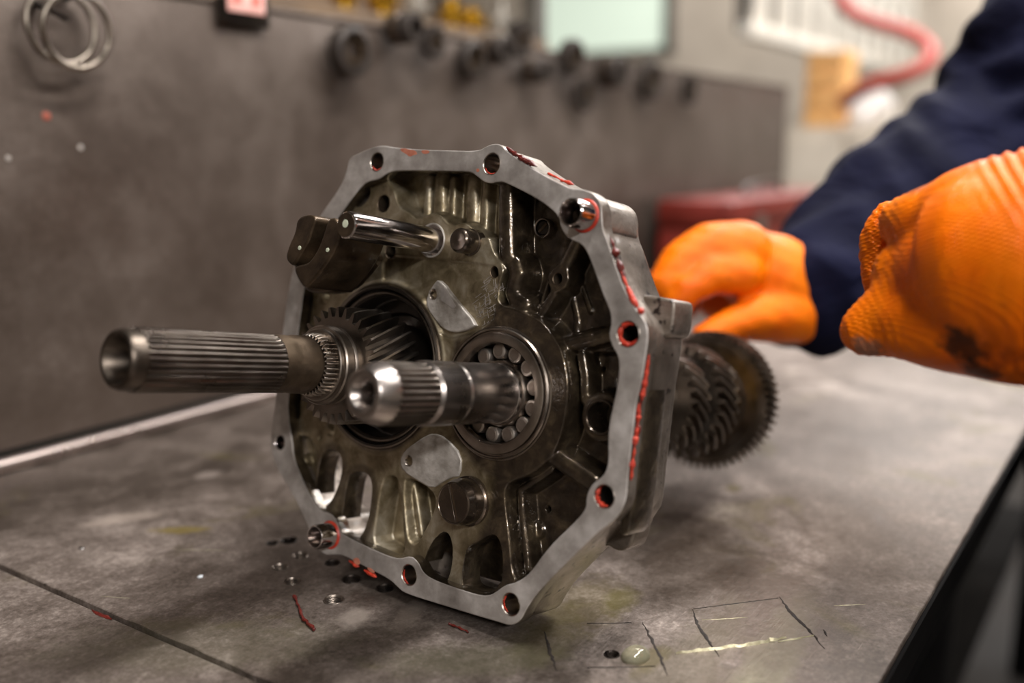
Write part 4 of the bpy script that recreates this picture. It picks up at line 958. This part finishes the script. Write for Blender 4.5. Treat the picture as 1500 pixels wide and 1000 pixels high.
def mat_glove():
    t = NT('orange_nitrile'); v = t.coord(); big = t.noise(22, v, 5, .6, .4); wr = t.noise(75, t.coord((1, 1, .45), rot=(.5, .4, .2)), 5, .6, 1.2)
    c = t.ramp(big, [(.3, lin(232, 98, 0)), (.7, lin(246, 124, 0))])
    dirt = t.rng(t.noise(30, v, 6, .72), .655, .74, 0, .85); c = t.mix(dirt, c, lin(64, 26, 8))
    geo = t.coord(); wob = t.math('MULTIPLY', t.math('SUBTRACT', t.noise(160, v, 5, .7), .5), .022)
    for (px, py, dp, r_, col, amt) in ((1408, 508, .424, .011, (46, 20, 8), .9), (1440, 540, .43, .009, (46, 20, 8), .85), (1268, 514, .466, .008, (120, 96, 84), .8), (1345, 282, .462, .007, (110, 46, 8), .6), (1478, 520, .42, .010, (130, 44, 10), .6)):
        dv = t.n('VectorMath', operation='DISTANCE'); t.L(geo, dv.inputs[0]); dv.inputs[1].default_value = tuple(float(q) for q in at_d(px, py, dp))
        c = t.mix(t.rng(t.math('ADD', dv.outputs['Value'], wob), r_ * 1.15, r_ * .6, 0, amt), c, lin(*col))
    t.set('Base Color', c); t.set('Roughness', t.rng(big, .3, .7, .34, .46)); t.set('Specular IOR Level', .22)
    t.set('Subsurface Weight', .05); t.set('Subsurface Radius', (.6, .25, .05)); t.set('Subsurface Scale', .006)
    w1 = t.n('TexWave', wave_type='BANDS', bands_direction='X'); w1.inputs['Scale'].default_value = 210; t.L(t.coord(rot=(.6, .3, .6)), w1.inputs['Vector'])
    w2 = t.n('TexWave', wave_type='BANDS', bands_direction='Z'); w2.inputs['Scale'].default_value = 210; t.L(t.coord(rot=(.6, .3, .6)), w2.inputs['Vector'])
    grip = t.math('MULTIPLY', w1.outputs['Fac'], w2.outputs['Fac'])
    b = t.bump(grip, .5, .0009); t.set('Normal', t.bump(wr, .5, .0022, b)); return t.m
def mat_cloth():
    t = NT('navy_work_cotton'); v = t.coord(); big = t.noise(9, v, 5, .6, .5)
    t.set('Base Color', t.ramp(big, [(.3, lin(9, 10, 26)), (.7, lin(17, 19, 44))])); t.set('Roughness', .85)
    t.set('Specular IOR Level', .12)
    fold = t.noise(13, t.coord((1, 1, 1.6)), 3, .5, 1.6); t.set('Normal', t.bump(t.noise(600, v, 2), .2, .0004, t.bump(fold, .5, .012))); return t.m
M['glove'] = mat_glove(); M['cloth'] = mat_cloth()
M['skin'] = simple('skin', lin(190, 140, 112), lin(208, 158, 130), 30, 0, .45, .55, .1)
M['hair'] = simple('short_brown_hair', lin(40, 28, 20), lin(64, 46, 34), 200, 0, .5, .6, .5)
def D_(px, py, d, r): return (at_d(px, py, d), r * d / F)
man = empty('person', (.96, -.14, FZ), 'mechanic in navy overalls and orange gloves reaching over the bench to the gearbox', 'person')
bpy.context.view_layer.update()
def A3(*q): return np.array(q, float)
RS, LS = A3(1.07, .05, .43), A3(.91, -.23, .45)
RE = at_d(1440, 190, .90); RWR = at_d(1195, 425, .805)
LE = A3(.735, -.12, .19); LWR = at_d(1560, 395, .435)
HR, HL = A3(.968, -.020, -.02), A3(.89, -.185, -.02)
NECK = (RS + LS) / 2 + [0, 0, .06]; HEAD = NECK + [-.07, .045, .15]
def body_chains(k, limbs=True):
    mid = (RS + LS) / 2; hip = (HR + HL) / 2
    c = [[(RS, .065 * k), (LS, .065 * k)], [(RS + [0, 0, -.09], .10 * k), (LS + [0, 0, -.09], .10 * k)],
         [(mid + [0, 0, -.06], .115 * k), (mid * .45 + hip * .55, .115 * k), (hip, .125 * k)], [(HR, .105 * k), (HL, .105 * k)],
         [(RS, .072 * k), (RE, .056 * k), (RWR, .04 * k)], [(LS, .07 * k), (LE, .056 * k), (LWR, .04 * k)],
         [(HR, .098 * k), (A3(.985, -.035, -.44), .066 * k), (A3(1.00, -.05, -.80), .046 * k)], [(HL, .098 * k), (A3(.90, -.22, -.44), .066 * k), (A3(.91, -.24, -.80), .046 * k)]]
    return c
fdir = nrm(A3(-.85, .52, 0)); rdir = A3(.52, .85, 0)
head = [[(NECK + [0, 0, -.05], .058), (HEAD + [.02, -.01, -.07], .055)], [(HEAD + [.012, -.008, .02], .088), (HEAD + fdir * .02 + [0, 0, -.03], .075), (HEAD + fdir * .045 + [0, 0, -.085], .045)],
        [(HEAD + fdir * .088 + [0, 0, .005], .008), (HEAD + fdir * .112 + [0, 0, -.028], .013)], [(HEAD + rdir * .082 + [0, 0, .01], .010), (HEAD + rdir * .084 + [0, 0, -.03], .008)], [(HEAD - rdir * .082 + [0, 0, .01], .010), (HEAD - rdir * .084 + [0, 0, -.03], .008)],
        [(HEAD + fdir * .082 - rdir * .022 + [0, 0, -.062], .006), (HEAD + fdir * .082 + rdir * .022 + [0, 0, -.062], .006)]]
blob('body', body_chains(.86) + head, .007, M['skin'], man, 3)
blob('hair', [[(HEAD + [.022, -.014, .035], .09), (HEAD + [.04, -.024, -.02], .075)], [(HEAD + fdir * .05 + [0, 0, .075], .04), (HEAD - fdir * .03 + [0, 0, .08], .05)]], .007, M['hair'], man, 3)
for sg in (-1, 1):
    e = HEAD + fdir * .070 + rdir * .031 * sg + [0, 0, .012]; bm = bmesh.new(); bmesh.ops.create_uvsphere(bm, u_segments=16, v_segments=10, radius=.012)
    me = bpy.data.meshes.new('eye'); bm.to_mesh(me); bm.free(); finish(me, simple('eye_white', lin(225, 220, 215), lin(235, 230, 225), 20, 0, .2, .3, 0)); o = obj('eye', me); o.location = e; bpy.context.view_layer.update(); under(o, man)
for (hx, hy) in ((1.00, -.05), (.91, -.24)):
    blob('work_boot', [[(A3(hx, hy, -.80), .052), (A3(hx, hy, -.855), .044)], [(A3(hx + .03, hy - .02, -.86), .038), (A3(hx - .10, hy + .06, -.865), .033), (A3(hx - .16, hy + .10, -.867), .03)]], .006, M['dark'], man, 3)
def folds(co):
    return .0045 * np.sin(co[:, 0] * 46 + 9 * np.sin(co[:, 2] * 21) + co[:, 1] * 31) * (.5 + .5 * np.sin(co[:, 1] * 37 - co[:, 2] * 29)) + .003 * np.sin(co[:, 2] * 95 + co[:, 0] * 60 + 3 * np.sin(co[:, 1] * 50))
cov = body_chains(1.06)
cov[4] = [(RS, .085), (RE * .55 + RS * .45, .080), (RE + [.012, -.012, -.006], .074), (RE * .45 + RWR * .55, .066), (at_d(1225, 405, .815), .061), (at_d(1203, 418, .805), .058)]
cov[5] = [(LS, .085), (LE, .068), (LWR * .75 + LE * .25, .050)]
cov.append([(RS + [.0, -.0, -.04], .10), (at_d(1575, 70, .90), .085)])
blob('overalls', cov, .006, M['cloth'], man, 8, warp=folds)
# near hand: broad fist seen from the thumb side
near = [[D_(1600, 360, .425, 150), D_(1520, 322, .43, 112), D_(1440, 320, .445, 86), D_(1385, 330, .460, 72), D_(1350, 328, .468, 56), D_(1328, 326, .477, 42)],
        [D_(1600, 430, .425, 150), D_(1520, 460, .43, 112), D_(1440, 462, .444, 96), D_(1380, 468, .455, 78), D_(1330, 470, .464, 62), D_(1294, 477, .472, 47), D_(1271, 483, .475, 41)],
        [D_(1620, 395, .42, 178), D_(1500, 390, .434, 160), D_(1430, 392, .446, 138), D_(1390, 402, .457, 105), D_(1362, 402, .463, 84), D_(1335, 404, .470, 58)],
        # index finger curled behind the thumb
        [D_(1400, 395, .456, 92), D_(1350, 418, .463, 62), D_(1310, 448, .468, 44), D_(1276, 476, .474, 40)],
        [D_(1345, 326, .500, 46), D_(1300, 324, .502, 30), D_(1287, 348, .502, 28), D_(1284, 388, .502, 25), D_(1288, 420, .499, 23), D_(1300, 440, .497, 20)],
        [D_(1350, 322, .520, 44), D_(1318, 322, .526, 32), D_(1298, 356, .528, 28), D_(1294, 398, .526, 25), D_(1305, 432, .522, 22)],
        [D_(1365, 330, .540, 42), D_(1330, 342, .548, 32), D_(1312, 380, .550, 28), D_(1312, 416, .546, 24), D_(1325, 442, .540, 21)],
        [D_(1390, 345, .558, 38), D_(1355, 360, .566, 28), D_(1338, 394, .568, 25), D_(1342, 424, .562, 21)],
        [D_(1520, 400, .47, 120), D_(1410, 395, .53, 96)]]
def gl_wr(co):
    c = (co - EYE) @ R; px = CX + F * c[:, 0] / c[:, 2]; py = CY + F * c[:, 1] / c[:, 2]
    w = .0013 * np.sin((px * .86 - py * .5) * .30 + .6 * np.sin(py * .03)) * np.clip((px - 1420) / 80, 0, 1) * np.clip((330 - py) / 80, 0, 1)
    t = .00022 * np.sin((px * .75 - py * .35) * .62 + 1.5 * np.sin(py * .09)) * np.clip((1345 - px) / 40, 0, 1) + .00045 * np.sin(px * .30 + 2.2 * np.sin(py * .17)) * np.sin(py * .24 + px * .08) * np.clip((1318 - px) / 25, 0, 1) * np.clip((425 - py) / 25, 0, 1)
    return w + t
blob('glove', near, .0017, M['glove'], man, 26, warp=gl_wr)
# far hand: closed round the rear end of the rod, thumb below
far = [[D_(1235, 440, .815, 62), D_(1180, 428, .80, 66), D_(1125, 405, .785, 66), D_(1080, 382, .775, 52)],
       [D_(1180, 455, .79, 50), D_(1130, 462, .768, 42), D_(1090, 470, .752, 30), D_(1055, 484, .742, 25), D_(1030, 494, .738, 20)],
       [D_(1085, 368, .765, 46), D_(1035, 366, .758, 40), D_(995, 388, .752, 33), D_(975, 415, .748, 26)],
       [D_(1085, 400, .752, 34), D_(1040, 402, .744, 30), D_(1005, 424, .740, 26), D_(990, 446, .742, 22)],
       [D_(1090, 372, .79, 46), D_(1030, 372, .79, 40), D_(990, 402, .788, 33), D_(985, 436, .784, 26)],
       [D_(1160, 432, .825, 60), D_(1100, 430, .83, 48), D_(1055, 430, .835, 40)],
       [D_(1100, 380, .812, 44), D_(1045, 382, .815, 38), D_(1005, 412, .812, 31), D_(1002, 444, .806, 25)]]
blob('glove', far, .0022, M['glove'], man, 12, warp=lambda co: .00015 * np.sin(co[:, 0] * 300 + co[:, 2] * 420))
